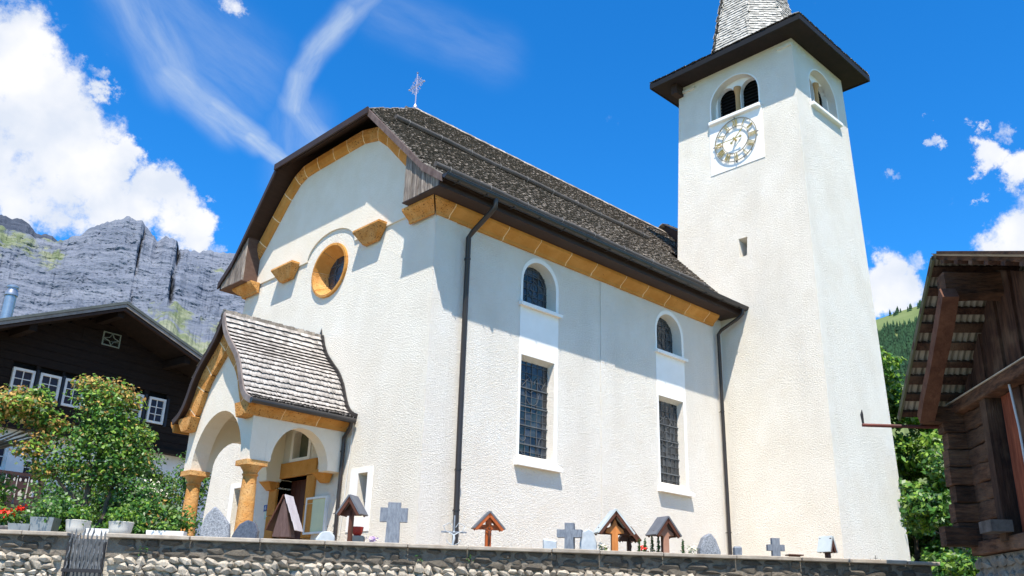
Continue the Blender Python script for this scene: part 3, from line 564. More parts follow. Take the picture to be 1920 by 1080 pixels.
# gutters, downpipes and snow guards
def pipe(name, pts, r, m, parent, label=None, seg=10, collars=()):
    b = MB(); b.tube(pts, r, seg)
    for q in collars:
        b.tube([V(q)-V((0, 0, .012)), V(q)+V((0, 0, .012))], r*1.22, seg)
        b.tube([V(q), V(q)+V((0, .12, 0))], .008, 5)
    return b.build(name, m, parent, angle=40, label=label)
g = MB(); seg = 8
for x0, x1 in ((XV-.02, XE-.05),):
    vs = []
    for x in (x0, x1):
        for r in (.085, .076):
            for j in range(seg+1): t = math.pi+math.pi*j/seg; vs.append(V((x, EY-.075+r*math.cos(t), EZ+.0+r*math.sin(t))))
    k = seg+1
    fs = [(j, j+1, 2*k+j+1, 2*k+j) for j in range(seg)]+[(k+j, 3*k+j, 3*k+j+1, k+j+1) for j in range(seg)]+[(j, k+j, k+j+1, j+1) for j in range(seg)]+[(2*k+j, 2*k+j+1, 3*k+j+1, 3*k+j) for j in range(seg)]
    g.add(vs, fs)
    for x in (x0, x1): g.add([V((x, EY-.075, EZ))]+[V((x, EY-.075+.085*math.cos(math.pi+math.pi*j/seg), EZ+.085*math.sin(math.pi+math.pi*j/seg))) for j in range(seg+1)], [(0, j+1, j+2) for j in range(seg)])
    g.tube([V((x0, EY-.16, EZ+.004)), V((x1, EY-.16, EZ+.004))], .012, 6)
    for i in range(14): x = x0+.3+i*.72; g.box(Fr((x, EY-.16, EZ-.09), (1, 0, 0), (0, 1, 0)), -.012, .012, 0, .2, .0, .01)
g.build('gutter', M_gutter, roof)
pipe('downpipe', [(10.39, 11.44, 9.08), (10.39, 11.45, 8.92), (10.37, 11.55, 8.82), (10.34, 12.00, 8.55), (10.32, 12.10, 8.44), (10.33, 12.10, 5.0), (10.36, 12.10, 2.1)], .052, M_pipe, church, collars=[(10.32, 12.1, 8.0), (10.345, 12.1, 4.0), (10.35, 12.1, 3.3)])
pipe('downpipe', [(18.98, 11.44, 9.08), (18.98, 11.45, 8.95), (18.95, 11.55, 8.85), (18.86, 12.02, 8.60), (18.84, 12.10, 8.50), (18.85, 12.10, 5.0), (18.86, 12.10, 2.1)], .045, M_pipe, church, collars=[(18.84, 12.1, 6.5), (18.86, 12.1, 3.6)])
for (y, z, x0, x1, nb) in ((11.98, 9.60, 9.30, 18.3, 9), (14.06, 11.68, 9.75, 18.6, 10)):
    s_ = bpy.data.objects.new('snow_guard', None); link(s_); s_.parent = roof
    b = MB(); nseg = 12; b.tube([V((x0+(x1-x0)*i/nseg, y+.01*math.sin(i*2.1), z+.012*math.sin(i*1.3))) for i in range(nseg+1)], .058, 8); b.build('pole', M_log, s_, angle=50)
    b = MB()
    for i in range(nb):
        x = x0+.35+(x1-x0-.6)*i/(nb-1); b.tube([V((x, y+.02, z-.10)), V((x, y-.07, z-.02)), V((x, y-.04, z+.062)), V((x, y+.05, z+.062)), V((x, y+.12, z+.09))], .009, 5); 
    b.build('bracket', M_bracket, s_, kind='stuff')
b = MB(); b.box(FS, 14.33-CX, 14.80-CX, 2.0, 8.70, .002, .014); b.build('shallow_pilaster', M_rough2, church)
# a slim cable down the front
b = MB(); b.tube([V((9.55, 14.30, 5.2)), V((9.552, 14.34, 4.4)), V((9.55, 14.44, 2.9))], .006, 5); b.build('cable', M_white, church)
# door surround, door, fanlight, boards, number
def surround():
    o, i = (a_(17.17), a_(15.45)), (a_(16.86), a_(15.75))
    pcs = [rect(o[0], o[1], 4.12, 4.43), rect(i[1], o[1], 3.55, 4.108), rect(i[1], o[1], 2.9, 3.538), rect(i[1], o[1], 2.1, 2.888), rect(o[0], i[0], 3.95, 4.108), rect(o[0], i[0], 3.40, 3.938), rect(o[0], i[0], 2.75, 3.388), rect(o[0], i[0], 2.1, 2.738)]
    for k, p_ in enumerate(pcs):
        b = MB(); b.prism(FF, p_, -.33, .045); b.build('door_frame_stone', M_ochre, church, bevel=.008)
surround()
dr = bpy.data.objects.new('door', None); link(dr); dr.parent = church
for k in range(6):
    b = MB(); a0 = a_(16.86)+.185*k; b.box(FF, a0+.004, a0+.181, 2.1, 4.115, -.32, -.285); b.build('plank', M_door, dr)
b = MB(); b.tube([FF.p(a_(15.95), 3.05, -.28), FF.p(a_(15.95), 3.05, -.22), FF.p(a_(16.05), 3.05, -.22)], .012, 6); b.build('handle', M_iron, dr)
fl = bpy.data.objects.new('fanlight', None); link(fl); fl.parent = church
b = MB(); b.wall(FF.at(0, 0, .02), arch(a_(16.53), a_(15.77), 4.40, 4.98, .24, 8), [(upwin, .05, 1)], .018); b.build('frame', M_smooth, fl)
b = MB(); b.prism(FF, upwin, -.15, -.14); b.build('glass_pane', mat('greenish_glass', (.07, .085, .06), (.14, .15, .11), rough=.15, scale=1.2), fl)
b = MB(); b.box(FF, a_(14.06), a_(13.70), 3.18, 4.02, -.21, -.20); b.build('glass_pane', M_glass, church)
b = MB(); b.box(FF, a_(14.06), a_(13.70), 3.50, 3.52, -.20, -.18); b.box(FF, a_(13.90), a_(13.88), 3.18, 4.02, -.20, -.18); b.build('lead_came', M_lead, church)
nb_ = tag(bpy.data.objects.new('notice_board', None), 'glazed notice board with yellowish sheet right of the church door', 'notice board'); link(nb_); nb_.location = (CX, 15.3, 2.95)
b = MB(); b.wall(FF.at(0, 0, .06), rect(a_(15.66), a_(14.93), 2.96, 3.66), [(rect(a_(15.62), a_(14.97), 3.0, 3.62), .02, 1)], .06); b.build('frame', M_white, nb_)
b = MB(); b.box(FF, a_(15.62), a_(14.97), 3.0, 3.62, .02, .035); b.build('notice_sheet', mat('yellowed_paper', (.62, .56, .27), (.52, .47, .24), rough=.35, scale=2, coat=.6), nb_)
def text(body, size, fr, m, parent, name='lettering', ext=.002):
    c = bpy.data.curves.new(name, 'FONT'); c.body = body; c.size = size; c.extrude = ext; c.align_x = 'CENTER'; c.align_y = 'CENTER'; c.materials.append(m); c.resolution_u = 3
    tmp = bpy.data.objects.new('tmp_text', c); me = bpy.data.meshes.new_from_object(tmp); bpy.data.objects.remove(tmp); o = bpy.data.objects.new(name, me); link(o); base = V((0, 0, 0)); q = parent
    while q: base += q.location; q = q.parent
    o.parent = parent; o.matrix_basis = fmat(fr.o-base, fr.u, fr.v, fr.n); return o
hn = tag(bpy.data.objects.new('house_number_plate', None), 'small blue enamel house number plate beside the church door', 'house number'); link(hn); hn.location = (CX, 17.3, 3.52)
b = MB(); b.box(FF, a_(17.36), a_(17.22), 3.50, 3.63, 0, .012); b.build('plate', mat('blue_enamel', (.015, .03, .22), rough=.3), hn)
text('6', .12, FF.at(a_(17.29), 3.565, .014), M_white, hn)
gn = tag(bpy.data.objects.new('wall_notice', None), 'small pale green notice left of the church door', 'notice'); link(gn); gn.location = (CX, 17.1, 3.35)
b = MB(); b.box(FF, a_(17.30), a_(17.18), 3.34, 3.52, 0, .012); b.build('plate', mat('pale_green_card', (.35, .50, .42), (.5, .62, .52), scale=9), gn)
# ================================================================ the entrance porch
porch = thing('entrance_porch', 'arched church porch on ochre columns with curved silver shingle roof', 'porch', (8.6, 15.83, 2.1))
PC = 15.83; PX = 7.60; PR, PL = 14.56, 17.10
FP = Fr((PX, PC, 0), (0, -1, 0), (0, 0, 1)); FR_ = Fr((PX, PR, 0), (1, 0, 0), (0, 0, 1)); FL_ = Fr((CX, PL, 0), (-1, 0, 0), (0, 0, 1))
OG = [(0, 6.98), (.10, 6.74), (.26, 6.50), (.50, 6.27), (.76, 6.03), (.95, 5.77), (1.08, 5.50), (1.20, 5.29), (1.36, 5.14), (1.58, 5.04)]
def og(t):   # smooth curve through the points by arc parameter
    pts = OG; k = min(int(t), len(pts)-2); f = t-k
    p0, p1, p2, p3 = [V(pts[max(0, min(len(pts)-1, k+i))]) for i in (-1, 0, 1, 2)]
    return .5*((2*p1)+(p2-p0)*f+(2*p0-5*p1+4*p2-p3)*f*f+(3*p1-p0-3*p2+p3)*f**3)
OGS = [og(t*(len(OG)-1)/48) for t in range(49)]
cum = [0]
for i in range(48): cum.append(cum[-1]+(OGS[i+1]-OGS[i]).length)
OGL = cum[-1]
# front wall with arch
def under(d):   # height of the wall under the roof curve
    for i in range(48):
        if OGS[i].x <= d <= OGS[i+1].x: f = (d-OGS[i].x)/(OGS[i+1].x-OGS[i].x+1e-9); return OGS[i].y+(OGS[i+1].y-OGS[i].y)*f-.08
    return 5.0
ar = [(-.97*math.cos(math.pi*i/18), 4.06+1.02*math.sin(math.pi*i/18)) for i in range(19)]
top = [(x, min(under(abs(x)), 6.5)) for x in [1.27-2.54*i/16 for i in range(17)]]
out = [(-1.27, 4.06)]+ar+[(1.27, 4.06)]+top
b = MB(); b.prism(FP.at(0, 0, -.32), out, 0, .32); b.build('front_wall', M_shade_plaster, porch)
# right side wall: arch between capital and church wall
L_ = CX-PX; c0 = 1.03; ra = .60
ar = [(c0-ra*math.cos(math.pi*i/16), 4.06+.70*math.sin(math.pi*i/16)) for i in range(17)]
out = [(.322, 4.06)]+ar+[(L_-.004, 4.06), (L_-.004, 5.12), (.322, 5.12)]
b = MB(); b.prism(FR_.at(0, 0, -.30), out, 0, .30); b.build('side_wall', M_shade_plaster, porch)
b = MB(); b.prism(Fr((PX, PL, 0), (1, 0, 0), (0, 0, 1)).at(0, 0, .0), out, 0, .30); b.build('side_wall', M_vault, porch)
# ceiling vault
b = MB(); b.box(W, PX+.33, CX-.02, PR+.31, PL-.01, 5.12, 5.2); b.build('ceiling', M_vault, porch)
# corbel brackets carrying the arches on the church wall
for y in (PR+.47, PL-.04):
    b = MB(); a = a_(y); vs = [FF.p(a+s*w, z, c) for z, w, c in ((4.14, .21, .26), (4.08, .21, .26), (3.90, .11, .12)) for s in (-1, 1)]+[FF.p(a+s*w, z, .04) for z, w in ((4.14, .21), (4.08, .21), (3.90, .11)) for s in (-1, 1)]
    b.add(vs, [(0, 1, 3, 2), (2, 3, 5, 4), (0, 2, 8, 6), (2, 4, 10, 8), (1, 7, 9, 3), (3, 9, 11, 5), (0, 6, 7, 1), (4, 5, 11, 10)]); b.build('bracket', M_ochre, porch, bevel=.01)
# columns
for y in (14.74, 16.94):
    col = bpy.data.objects.new('column', None); link(col); col.parent = porch
    c = V((7.77, y, 0)); fr = Fr(c, (1, 0, 0), (0, 1, 0))
    b = MB(); b.lathe(fr, [(.158, 2.1), (.156, 2.5), (.150, 2.9), (.140, 3.3), (.128, 3.62), (.122, 3.80)], 22); b.build('shaft', M_column, col, angle=50)
    b = MB(); b.lathe(fr, [(.125, 3.795), (.14, 3.80), (.142, 3.825), (.125, 3.835), (.128, 3.86), (.15, 3.90), (.185, 3.945), (.195, 3.965), (.0, 3.966)], 22)
    b.box(fr, -.205, .205, -.205, .205, 3.966, 4.058); b.build('capital', M_column, col, angle=40)
# cornice stones along the sides, kneelers at the front
PP = [(0, 4.83), (.04, 4.83), (.08, 4.90), (.17, 4.98), (.19, 5.06), (0, 5.06)]
ends = [(-.20, .52), (.53, 1.26), (1.27, 1.93)]
for i, (a0, a1) in enumerate(ends): cornice(FR_.at(0, 0, .002), a0, a1, M_ochre_pit if i < 2 else M_ochre, prof=PP, parent=porch)
cornice(FR_.at(0, 0, .001), .0, 1.92, M_mortar_ochre, prof=[(o*.975, z if z > 5 else z+.003) for o, z in PP], name='mortar_joint', parent=porch)
cornice(Fr((CX, PL, 0), (-1, 0, 0), (0, 0, 1)).at(0, 0, .30), .04, 2.17, M_ochre, prof=PP, parent=porch)
for s in (1, -1):   # kneeler blocks carrying the gable stones
    b = MB(); fr = Fr(FP.o, FP.u*s, FP.v, FP.n)
    b.prism(fr.at(0, 0, .002), [(.98, 4.80), (1.22, 4.80), (1.34, 4.92), (1.42, 5.0), (1.42, 5.07), (.86, 5.07)], 0, .20); b.build('kneeler', M_ochre_pit, porch, bevel=.01)
# gable stones following the curve
def offc(i, d):
    i0, i1 = max(0, i-1), min(48, i+1); t = (OGS[i1]-OGS[i0]).normalized(); return OGS[i]+V((t.y, -t.x))*d
cuts = [0, 11, 20, 28, 37, 44]
for s in (1, -1):
    for k in range(5):
        b = MB(); i0, i1 = cuts[k], cuts[k+1]; vs = []; n = i1-i0
        for i in range(i0, i1+1):
            p1, p2 = offc(i, .05), offc(i, .36)
            e = .011 if i == i0 else (-.011 if i == i1 else 0)
            p1, p2 = p1+V((e, -e)), p2+V((e, -e))
            if k == 0: p2.x = max(p2.x, .004); p1.x = max(p1.x, .004)
            p2.y = max(p2.y, 5.075); p1.y = max(p1.y, 5.075)
            for p_, c in ((p1, .0), (p1, .13), (p2, .10), (p2, .0)): vs.append(FP.p(s*p_.x, p_.y, c+.003))
        b.add(vs, [(i*4+j, i*4+(j+1) % 4, (i+1)*4+(j+1) % 4, (i+1)*4+j) for i in range(n) for j in range(4)]+[(0, 1, 2, 3), (n*4+3, n*4+2, n*4+1, n*4)])
        b.build('gable_stone', M_ochre_pit, porch)
    b = MB(); vs = []
    for i in range(0, 45):
        p1, p2 = offc(i, .052), offc(i, .356); p2.x = max(p2.x, .004); p1.y = max(p1.y, 5.075); p2.y = max(p2.y, 5.075)
        for p_, c in ((p1, .127), (p2, .097)): vs.append(FP.p(s*p_.x, p_.y, c+.002))
    b.add(vs, [(i*2, i*2+1, i*2+3, i*2+2) for i in range(44)]); b.build('mortar_joint', M_mortar_ochre, porch)
# roof skin + shingles
proof = bpy.data.objects.new('porch_roof', None); link(proof); proof.parent = porch
PV = 7.36
b = MB()
for s in (1, -1):
    vs = [];
    for i in range(49):
        for d, x in ((0, PV), (0, CX+.01), (.045, CX+.01), (.045, PV)):
            q = offc(i, d); vs.append(V((x, PC-s*max(q.x, 0), q.y)))
    b.add(vs, [(i*4+j, i*4+(j+1) % 4, (i+1)*4+(j+1) % 4, (i+1)*4+j) for i in range(48) for j in range(4)]+[(0, 1, 2, 3), (195, 194, 193, 192)])
b.build('roof_boarding', M_soffit, proof)
b = MB(); bl = MB(); bk = MB()
for s in (1, -1):   # metal-edged verge on the front and the abutment board on the church wall
    for (xx, hgt, tgt, w_) in ((PV-.02, .035, (b if s == 1 else bl), .035), (CX-.035, .11, bk, .03)):
        vs = []
        for i in range(49):
            q0, q1 = offc(i, -hgt), offc(i, .075)
            for q, x in ((q0, xx), (q0, xx+w_), (q1, xx+w_), (q1, xx)): vs.append(V((x, PC-s*max(q.x, 0), q.y)))
        tgt.add(vs, [(i*4+j, i*4+(j+1) % 4, (i+1)*4+(j+1) % 4, (i+1)*4+j) for i in range(48) for j in range(4)]+[(0, 1, 2, 3), (195, 194, 193, 192)])
bk.add([V((CX-.04, PC-.05, 6.98)), V((CX-.0, PC-.05, 6.98)), V((CX-.0, PC+.05, 6.98)), V((CX-.04, PC+.05, 6.98)), V((CX-.02, PC, 7.20))], [(0, 1, 4), (1, 2, 4), (2, 3, 4), (3, 0, 4)])
bl.build('verge_board', M_fascia, proof); b.build('verge_board', mat('verge_grey', (.14, .11, .10), (.24, .20, .185), rough=.7), proof); bk.build('abutment_board', M_gutter, proof)
def ogp(v):  # distance up from the eave -> point, outward normal in (y-ish, z)
    t = max(0.0, min(OGL, OGL-v)); i = 0
    while i < 47 and cum[i+1] < t: i += 1
    f = (t-cum[i])/(cum[i+1]-cum[i]); q = OGS[i]*(1-f)+OGS[i+1]*f; tg = (OGS[i+1]-OGS[i]).normalized(); return q, V((-tg.y, tg.x))*-1
# one shingle = an object of its own on the sunlit right slope; meshes shared
var = []
rr = random.Random(11)
EX = .13
for k in range(14):
    w = rr.uniform(.055, .10); L0 = EX*1.45; m_ = MB(); ta = rr.uniform(-.006, .006); dj = [rr.uniform(-.012, .012) for _ in range(4)]
    xs = [0, w*.33, w*.66, w]
    lo = [V((x, d, .042+ta*(x/w-.5)*2)) for x, d in zip(xs, dj)]; hi = [V((x, L0, .004)) for x in xs]
    vs = lo+hi+[q-V((0, 0, .034)) for q in lo]+[q-V((0, 0, .004)) for q in hi]
    m_.add(vs, [(i, i+1, i+5, i+4) for i in range(3)]+[(0, 4, 12, 8), (3, 11, 15, 7)]); m_.f += [(i, 8+i, 9+i, i+1) for i in range(3)]; m_.m += [1]*3
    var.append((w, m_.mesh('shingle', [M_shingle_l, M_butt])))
base = porch.location; nobj = 0; rest = MB()
for s in (1, -1):
    v = 0.0; row = 0; spots = []
    while v < OGL-.05:
        q, nrm = ogp(v); q2, _ = ogp(min(OGL, v+.10)); up = (q2-q).normalized() if (q2-q).length > 1e-5 else V((-1, 0))
        x = PV+.015+rr.uniform(0, .05)-.05
        while x < CX-.04:
            w, me = var[rr.randrange(14)]
            if s == 1: U = V((1, 0, 0)); o = V((max(x, PV+.01), PC-q.x, q.y)); vv = V((0, -up.x, up.y))
            else: U = V((-1, 0, 0)); o = V((min(x+w, CX-.03), PC+q.x, q.y)); vv = V((0, up.x, up.y))
            nn = U.cross(vv).normalized(); vv = nn.cross(U)
            o = o+nn*.004+vv*rr.uniform(-.010, .010); tilt = rr.uniform(-.02, .02); U2 = (U+vv*tilt).normalized(); V2 = nn.cross(U2)
            sc = min(1.0, (CX-.035-x)/w) if s == 1 else 1.0
            if sc > .2: spots.append((o, U2, V2, nn, sc, me, w))
            x += w+.003
        v += EX; row += 1
    for j, (o, U2, V2, nn, sc, me, w) in enumerate(spots):
        if s == 1 and nobj < 300:
            inst(me, 'shingle', proof, fmat(o-base, U2, V2, nn, (sc, 1, 1))); nobj += 1
        else:
            f2 = Fr(o, U2, V2, nn); rest.add([f2.p(0, 0, .040), f2.p(w*sc, 0, .042), f2.p(w*sc, .16, .004), f2.p(0, .16, .004), f2.p(0, 0, .008), f2.p(w*sc, 0, .008)], [(0, 1, 2, 3)]); rest.f.append(tuple(len(rest.v)-6+i for i in (4, 5, 1, 0))); rest.m.append(1)
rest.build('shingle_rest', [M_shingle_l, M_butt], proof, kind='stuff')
b = MB()
for i in range(26): b.box(Fr((PV+.02+i*.084, PC, 7.0), (1, 0, .04), (0, 0, 1)), 0, .075, -.02, .035+.008*(i % 3), -.03, .03)
b.build('ridge_cap', M_shingle, proof)
b = MB(); b.tube([V((PV-.03, PR-.34, 5.02)), V((CX-.05, PR-.34, 5.0))], .05, 10); b.build('gutter', M_gutter, proof, angle=40)
pipe('downpipe', [(9.45, PR-.33, 4.98), (9.45, PR-.30, 4.86), (9.49, PR-.06, 4.72), (9.50, PR-.05, 4.6), (9.50, PR-.04, 2.1)], .036, M_pipe, porch, collars=[(9.5, PR-.04, 4.45), (9.5, PR-.04, 3.3)])

# ================================================================ the bell tower
tower = thing('bell_tower', 'tall white battered bell tower with brown eaves and pale shingled spire', 'bell tower', (20.7, 11.5, 2.1))
TB = [(19.0, 9.37), (22.45, 9.37), (22.45, 13.85), (19.0, 13.85)]; TT = [(19.30, 9.62), (22.12, 9.62), (22.12, 13.30), (19.30, 13.30)]
Z0, Z1 = 1.9, 16.5
def tface(i):
    p0, p1 = TB[i], TB[(i+1) % 4]; q0, q1 = TT[i], TT[(i+1) % 4]
    return V((*p0, Z0)), V((*p1, Z0)), V((*q1, Z1)), V((*q0, Z1))
# front (faces -x): local a to the right = -y
A = V((19.0, 11.46, Z0)); B_ = V((19.30, 11.46, Z1)); vT = (B_-A).normalized(); FT = Fr(A, (0, -1, 0), vT); ks = (B_-A).length/(Z1-Z0)
def ta(y): return 11.46-y
def tz(z): return (z-Z0)*ks
bf = arch(ta(12.22), ta(10.70), tz(14.90), tz(15.42), .70, 16)
slit = [(ta(11.55), tz(10.56)), (ta(11.33), tz(10.58)), (ta(11.29), tz(11.10)), (ta(11.55), tz(11.10))]
b = MB(); b.wall(FT, [(ta(13.85), 0), (ta(9.37), 0), (ta(9.62), tz(Z1)), (ta(13.30), tz(Z1))], [(bf, .22, .98), (slit, .35, .8)], .5); b.build('front_wall', M_rough, tower)
A = V((20.8, 9.37, Z0)); B_ = V((20.8, 9.62, Z1)); FTR = Fr(A, (1, 0, 0), (B_-A).normalized())
bf2 = arch(20.06-20.8, 21.56-20.8, tz(14.82), tz(15.42), .70, 16)
b = MB(); b.wall(FTR, [(19.003-20.8, 0), (22.45-20.8, 0), (22.12-20.8, tz(Z1)), (19.303-20.8, tz(Z1))], [(bf2, .22, .98)], .5); b.build('side_wall', M_rough2, tower)
b = MB()
for i in (1, 2):
    q = tface(i); b.add(list(q), [(0, 1, 2, 3)])
b.build('rear_wall', M_rough2, tower)
# corner pieces of the wall head, belfry screens
def belfry(fr, ac, zb, nm):
    w = bpy.data.objects.new('belfry_opening', None); link(w); w.parent = tower; r = .745
    l1 = arch(ac-.67, ac-.09, tz(14.92), tz(15.68), .30, 8); l2 = arch(ac+.09, ac+.67, tz(14.92), tz(15.68), .30, 8)
    b = MB(); b.wall(fr.at(0, 0, -.215), arch(ac-.80, ac+.80, zb-.02, tz(15.42), .76, 14), [(l1, .14, 1), (l2, .14, 1)], .14); b.build('tracery_wall', M_smooth, w)
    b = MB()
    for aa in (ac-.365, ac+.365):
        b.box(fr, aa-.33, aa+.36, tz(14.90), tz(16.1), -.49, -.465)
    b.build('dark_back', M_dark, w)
    for aa in (ac-.365, ac+.365):
        for k in range(9): b = MB(); b.box(Fr(fr.p(aa, tz(15.02+k*.105), -.36), fr.u, fr.v*.8-fr.n*.6), -.30, .30, -.005, .085, -.006, .006); b.build('louvre', M_dark, w)
    b = MB(); fz = Fr(fr.p(ac, tz(14.96), -.20), fr.u, fr.n*-1, fr.v)
    b.lathe(fz, [(.085, 0), (.085, .04), (.07, .06), (.068, .62), (.072, .64), (.095, .78), (.11, .80), (.11, .88)], 12); b.build('column', mat('buff_stone', (.50, .29, .13), (.44, .26, .12), rough=.9, scale=4, bump=(25, .4, .01)), w, angle=40)
    b = MB(); b.box(fr, ac-.82, ac+.82, zb-.12, zb-.005, -.20, .11); b.build('sill', M_smooth, w, bevel=.02)
    b = MB(); n = 18; vs = []
    for i in range(n+1):
        t = math.pi*i/n
        for rr_, c in ((.757, .002), (.80, .002), (.80, .008), (.757, .008)): vs.append(fr.p(ac+rr_*math.cos(t), tz(15.42)+rr_*.93*math.sin(t), c))
    b.add(vs, [(i*4+j, i*4+(j+1) % 4, (i+1)*4+(j+1) % 4, (i+1)*4+j) for i in range(n) for j in range(4)]); 
    for s in (-1, 1): b.box(fr, ac+s*.782-.022, ac+s*.782+.022, zb, tz(15.42), .002, .008)
    b.build('smooth_band', M_smooth, w)
belfry(FT, 0, tz(14.90), 'w'); belfry(FTR, .01, tz(14.82), 'e')
b = MB(); b.box(FT, ta(12.30), ta(10.62), tz(13.22), tz(14.80), .003, .014); b.build('clock_panel', M_smooth, tower)
b = MB(); b.box(FT, ta(13.28), ta(12.75), tz(16.28), tz(16.36), .002, .05); b.box(FT, ta(10.05), ta(9.63), tz(16.28), tz(16.36), .002, .05); b.build('wall_head_band', M_rough, tower)
# eaves
troof = bpy.data.objects.new('tower_roof', None); link(troof); troof.parent = tower
e0x, e1x, e0y, e1y = 18.66, 22.70, 9.02, 13.90; SC = V((20.72, 11.50, 0))
b = MB(); b.box(W, e0x+.03, e1x-.03, e0y+.03, e1y-.03, 16.5, 16.53); b.build('eave_soffit', mat('black_brown_soffit', (.012, .008, .007), (.02, .012, .010), rough=.8), troof)
b = MB(); b.box(W, e0x, e1x, e0y, e0y+.03, 16.48, 16.64); b.box(W, e0x, e1x, e1y-.03, e1y, 16.48, 16.64); b.box(W, e0x, e0x+.03, e0y+.031, e1y-.031, 16.48, 16.64); b.box(W, e1x-.03, e1x, e0y+.031, e1y-.031, 16.48, 16.64); b.build('fascia', mat('near_black_fascia', (.009, .008, .008), rough=.6), troof)
b = MB(); b.box(W, e0x+.3, e0x+.66, e1y-.75, e1y-.55, 16.18, 16.5); b.build('eave_bracket', M_soffit, troof)
# broach roof from square eaves to octagon, then the spire
oct_ = [SC+V((1.42*math.cos(R(22.5+45*i)), 1.42*math.sin(R(22.5+45*i)), 17.25)) for i in range(8)]
sq = [V((e1x, e1y, 16.66)), V((e0x, e1y, 16.66)), V((e0x, e0y, 16.66)), V((e1x, e0y, 16.66))]
APEX = SC+V((0, 0, 24.2))
b = MB(); b.add(oct_+sq, [(0, 1, 9, 8)] + [(1, 2, 9)]+[(2, 3, 10, 9) if False else (2, 3, 10, 9)]+[(3, 4, 10), (4, 5, 11, 10), (5, 6, 11), (6, 7, 8, 11), (7, 0, 8), (8, 9, 10, 11)])
b.add(oct_+[APEX], [(i, (i+1) % 8, 8) for i in range(8)]); b.build('roof_boarding', M_deck, troof)
b = MB(); rr = random.Random(5)
def facet(p0, p1, p2, p3, expo, **k):
    """rows of shingles on a quad p0 p1 (bottom) p2 p3 (top)"""
    u = (p1-p0).normalized(); up_ = ((p2+p3)/2-(p0+p1)/2); v = (up_-u*up_.dot(u)).normalized(); n = u.cross(v)
    if n.dot((p0+p1)/2-V((SC.x, SC.y, (p0.z+p2.z)/2))) < 0: n = -n
    H = up_.dot(v); fr = Fr(p0, u, v, n); a3, a2 = (p3-p0).dot(u), (p2-p0).dot(u); w = (p1-p0).length
    mn = min(0, a3)
    def kp(a, vv): f = vv/H; a += mn; return a3*f-.01 < a < w+(a2-w)*f+.01
    shingle_rows(b, fr.at(mn, 0), max(w, a2)-mn, H, expo, kp, rnd=rr, **k)
for i in range(8):
    p0, p1 = oct_[i]+V((0, 0, -.05)), oct_[(i+1) % 8]+V((0, 0, -.05)); f = .95
    facet(p0, p1, p1.lerp(APEX, f), p0.lerp(APEX, f), .098, wr=(.09, .16), thick=.018, lift=.022)
for i, (q0, q1, s0, s1) in enumerate(((0, 1, 8, 9), (2, 3, 9, 10), (4, 5, 10, 11), (6, 7, 11, 8))):
    al = oct_+sq; facet(al[s0], al[s1], al[q1], al[q0], .1, wr=(.09, .16), thick=.016, lift=.022)
for (t, s) in (((1, 2), 9), ((3, 4), 10), ((5, 6), 11), ((7, 0), 8)):
    al = oct_+sq; m_ = (al[t[0]]+al[t[1]])/2; u = (al[t[1]]-al[t[0]]).normalized()*.01; facet(al[s]-u, al[s]+u, al[t[1]], al[t[0]], .1, wr=(.09, .16), thick=.016, lift=.022)
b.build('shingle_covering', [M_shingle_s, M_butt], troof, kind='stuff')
# ================================================================ tower clock
clock = thing('tower_clock', 'open ring clock with gilded roman numerals on the bell tower', 'clock', tuple(FT.p(0, tz(14.05), .05)))
FC = FT.at(0, tz(14.05), .05)
def ring(r0, r1, c0, c1, n=56):
    b = MB(); vs = [FC.p(r*math.cos(2*math.pi*i/n), r*math.sin(2*math.pi*i/n), c) for i in range(n) for r, c in ((r0, c0), (r1, c0), (r1, c1), (r0, c1))]
    b.add(vs, [(i*4+j, i*4+(j+1) % 4, ((i+1) % n)*4+(j+1) % 4, ((i+1) % n)*4+j) for i in range(n) for j in range(4)]); return b
M_cring = mat('bronze_clock_ring', (.26, .21, .12), (.38, .32, .2), rough=.4, metal=.6, scale=20)
ring(.645, .662, -.01, .01).build('outer_ring', M_cring, clock); ring(.402, .416, -.01, .01).build('inner_ring', M_cring, clock)
NUM = ['XII', 'I', 'II', 'III', 'IIII', 'V', 'VI', 'VII', 'VIII', 'IX', 'X', 'XI']
for h in range(12):
    t = math.pi/2-h*math.pi/6; f = FC.rot(t-math.pi/2).at(0, .53, 0); b = MB(); s = NUM[h]; wid = {'I': .036, 'V': .085, 'X': .085}; tot = sum(wid[c] for c in s); x = -tot/2
    for c in s:
        w = wid[c]; m_ = x+w/2; H = .098
        def stroke(x0, y0, x1, y1, th): 
            d = V((x1-x0, y1-y0)); ln = d.length; ff = f.at(x0, y0).rot(math.atan2(d.y, d.x)); b.box(ff, 0, ln, -th/2, th/2, -.008, .010)
        if c == 'I': stroke(m_, -H, m_, H, .018)
        elif c == 'V': stroke(m_-.03, H, m_, -H, .018); stroke(m_+.03, H, m_, -H, .010)
        else: stroke(m_-.032, H, m_+.032, -H, .018); stroke(m_+.032, H, m_-.032, -H, .010)
        x += w
    b.build('numeral', M_gold, clock)
b = MB()
for k in range(4):
    t = R(45+90*k); b.tube([FC.p(.65*math.cos(t), .65*math.sin(t), 0), FC.p(.67*math.cos(t), .67*math.sin(t), -.1)], .012, 6); b.tube([FC.p(.66*math.cos(t-.78), .66*math.sin(t-.78), 0), FC.p(.71*math.cos(t-.78), .71*math.sin(t-.78), 0)], .013, 6)
b.build('mount', M_iron, clock)
def hand(name, ang, L, w, tail, c):
    f = FC.rot(math.pi/2-R(ang)-math.pi/2).at(0, 0, c); b = MB()
    b.prism(f, [(-.012, -tail), (.012, -tail), (w*.5, L*.15), (w*.35, L*.62), (w, L*.74), (.004, L), (-.004, L), (-w, L*.74), (-w*.35, L*.62), (-w*.5, L*.15)], -.005, .005)
    b.tube([f.p(0, -tail, -.004), f.p(0, -tail, .006)], .04, 12); b.build(name, M_gold, clock)
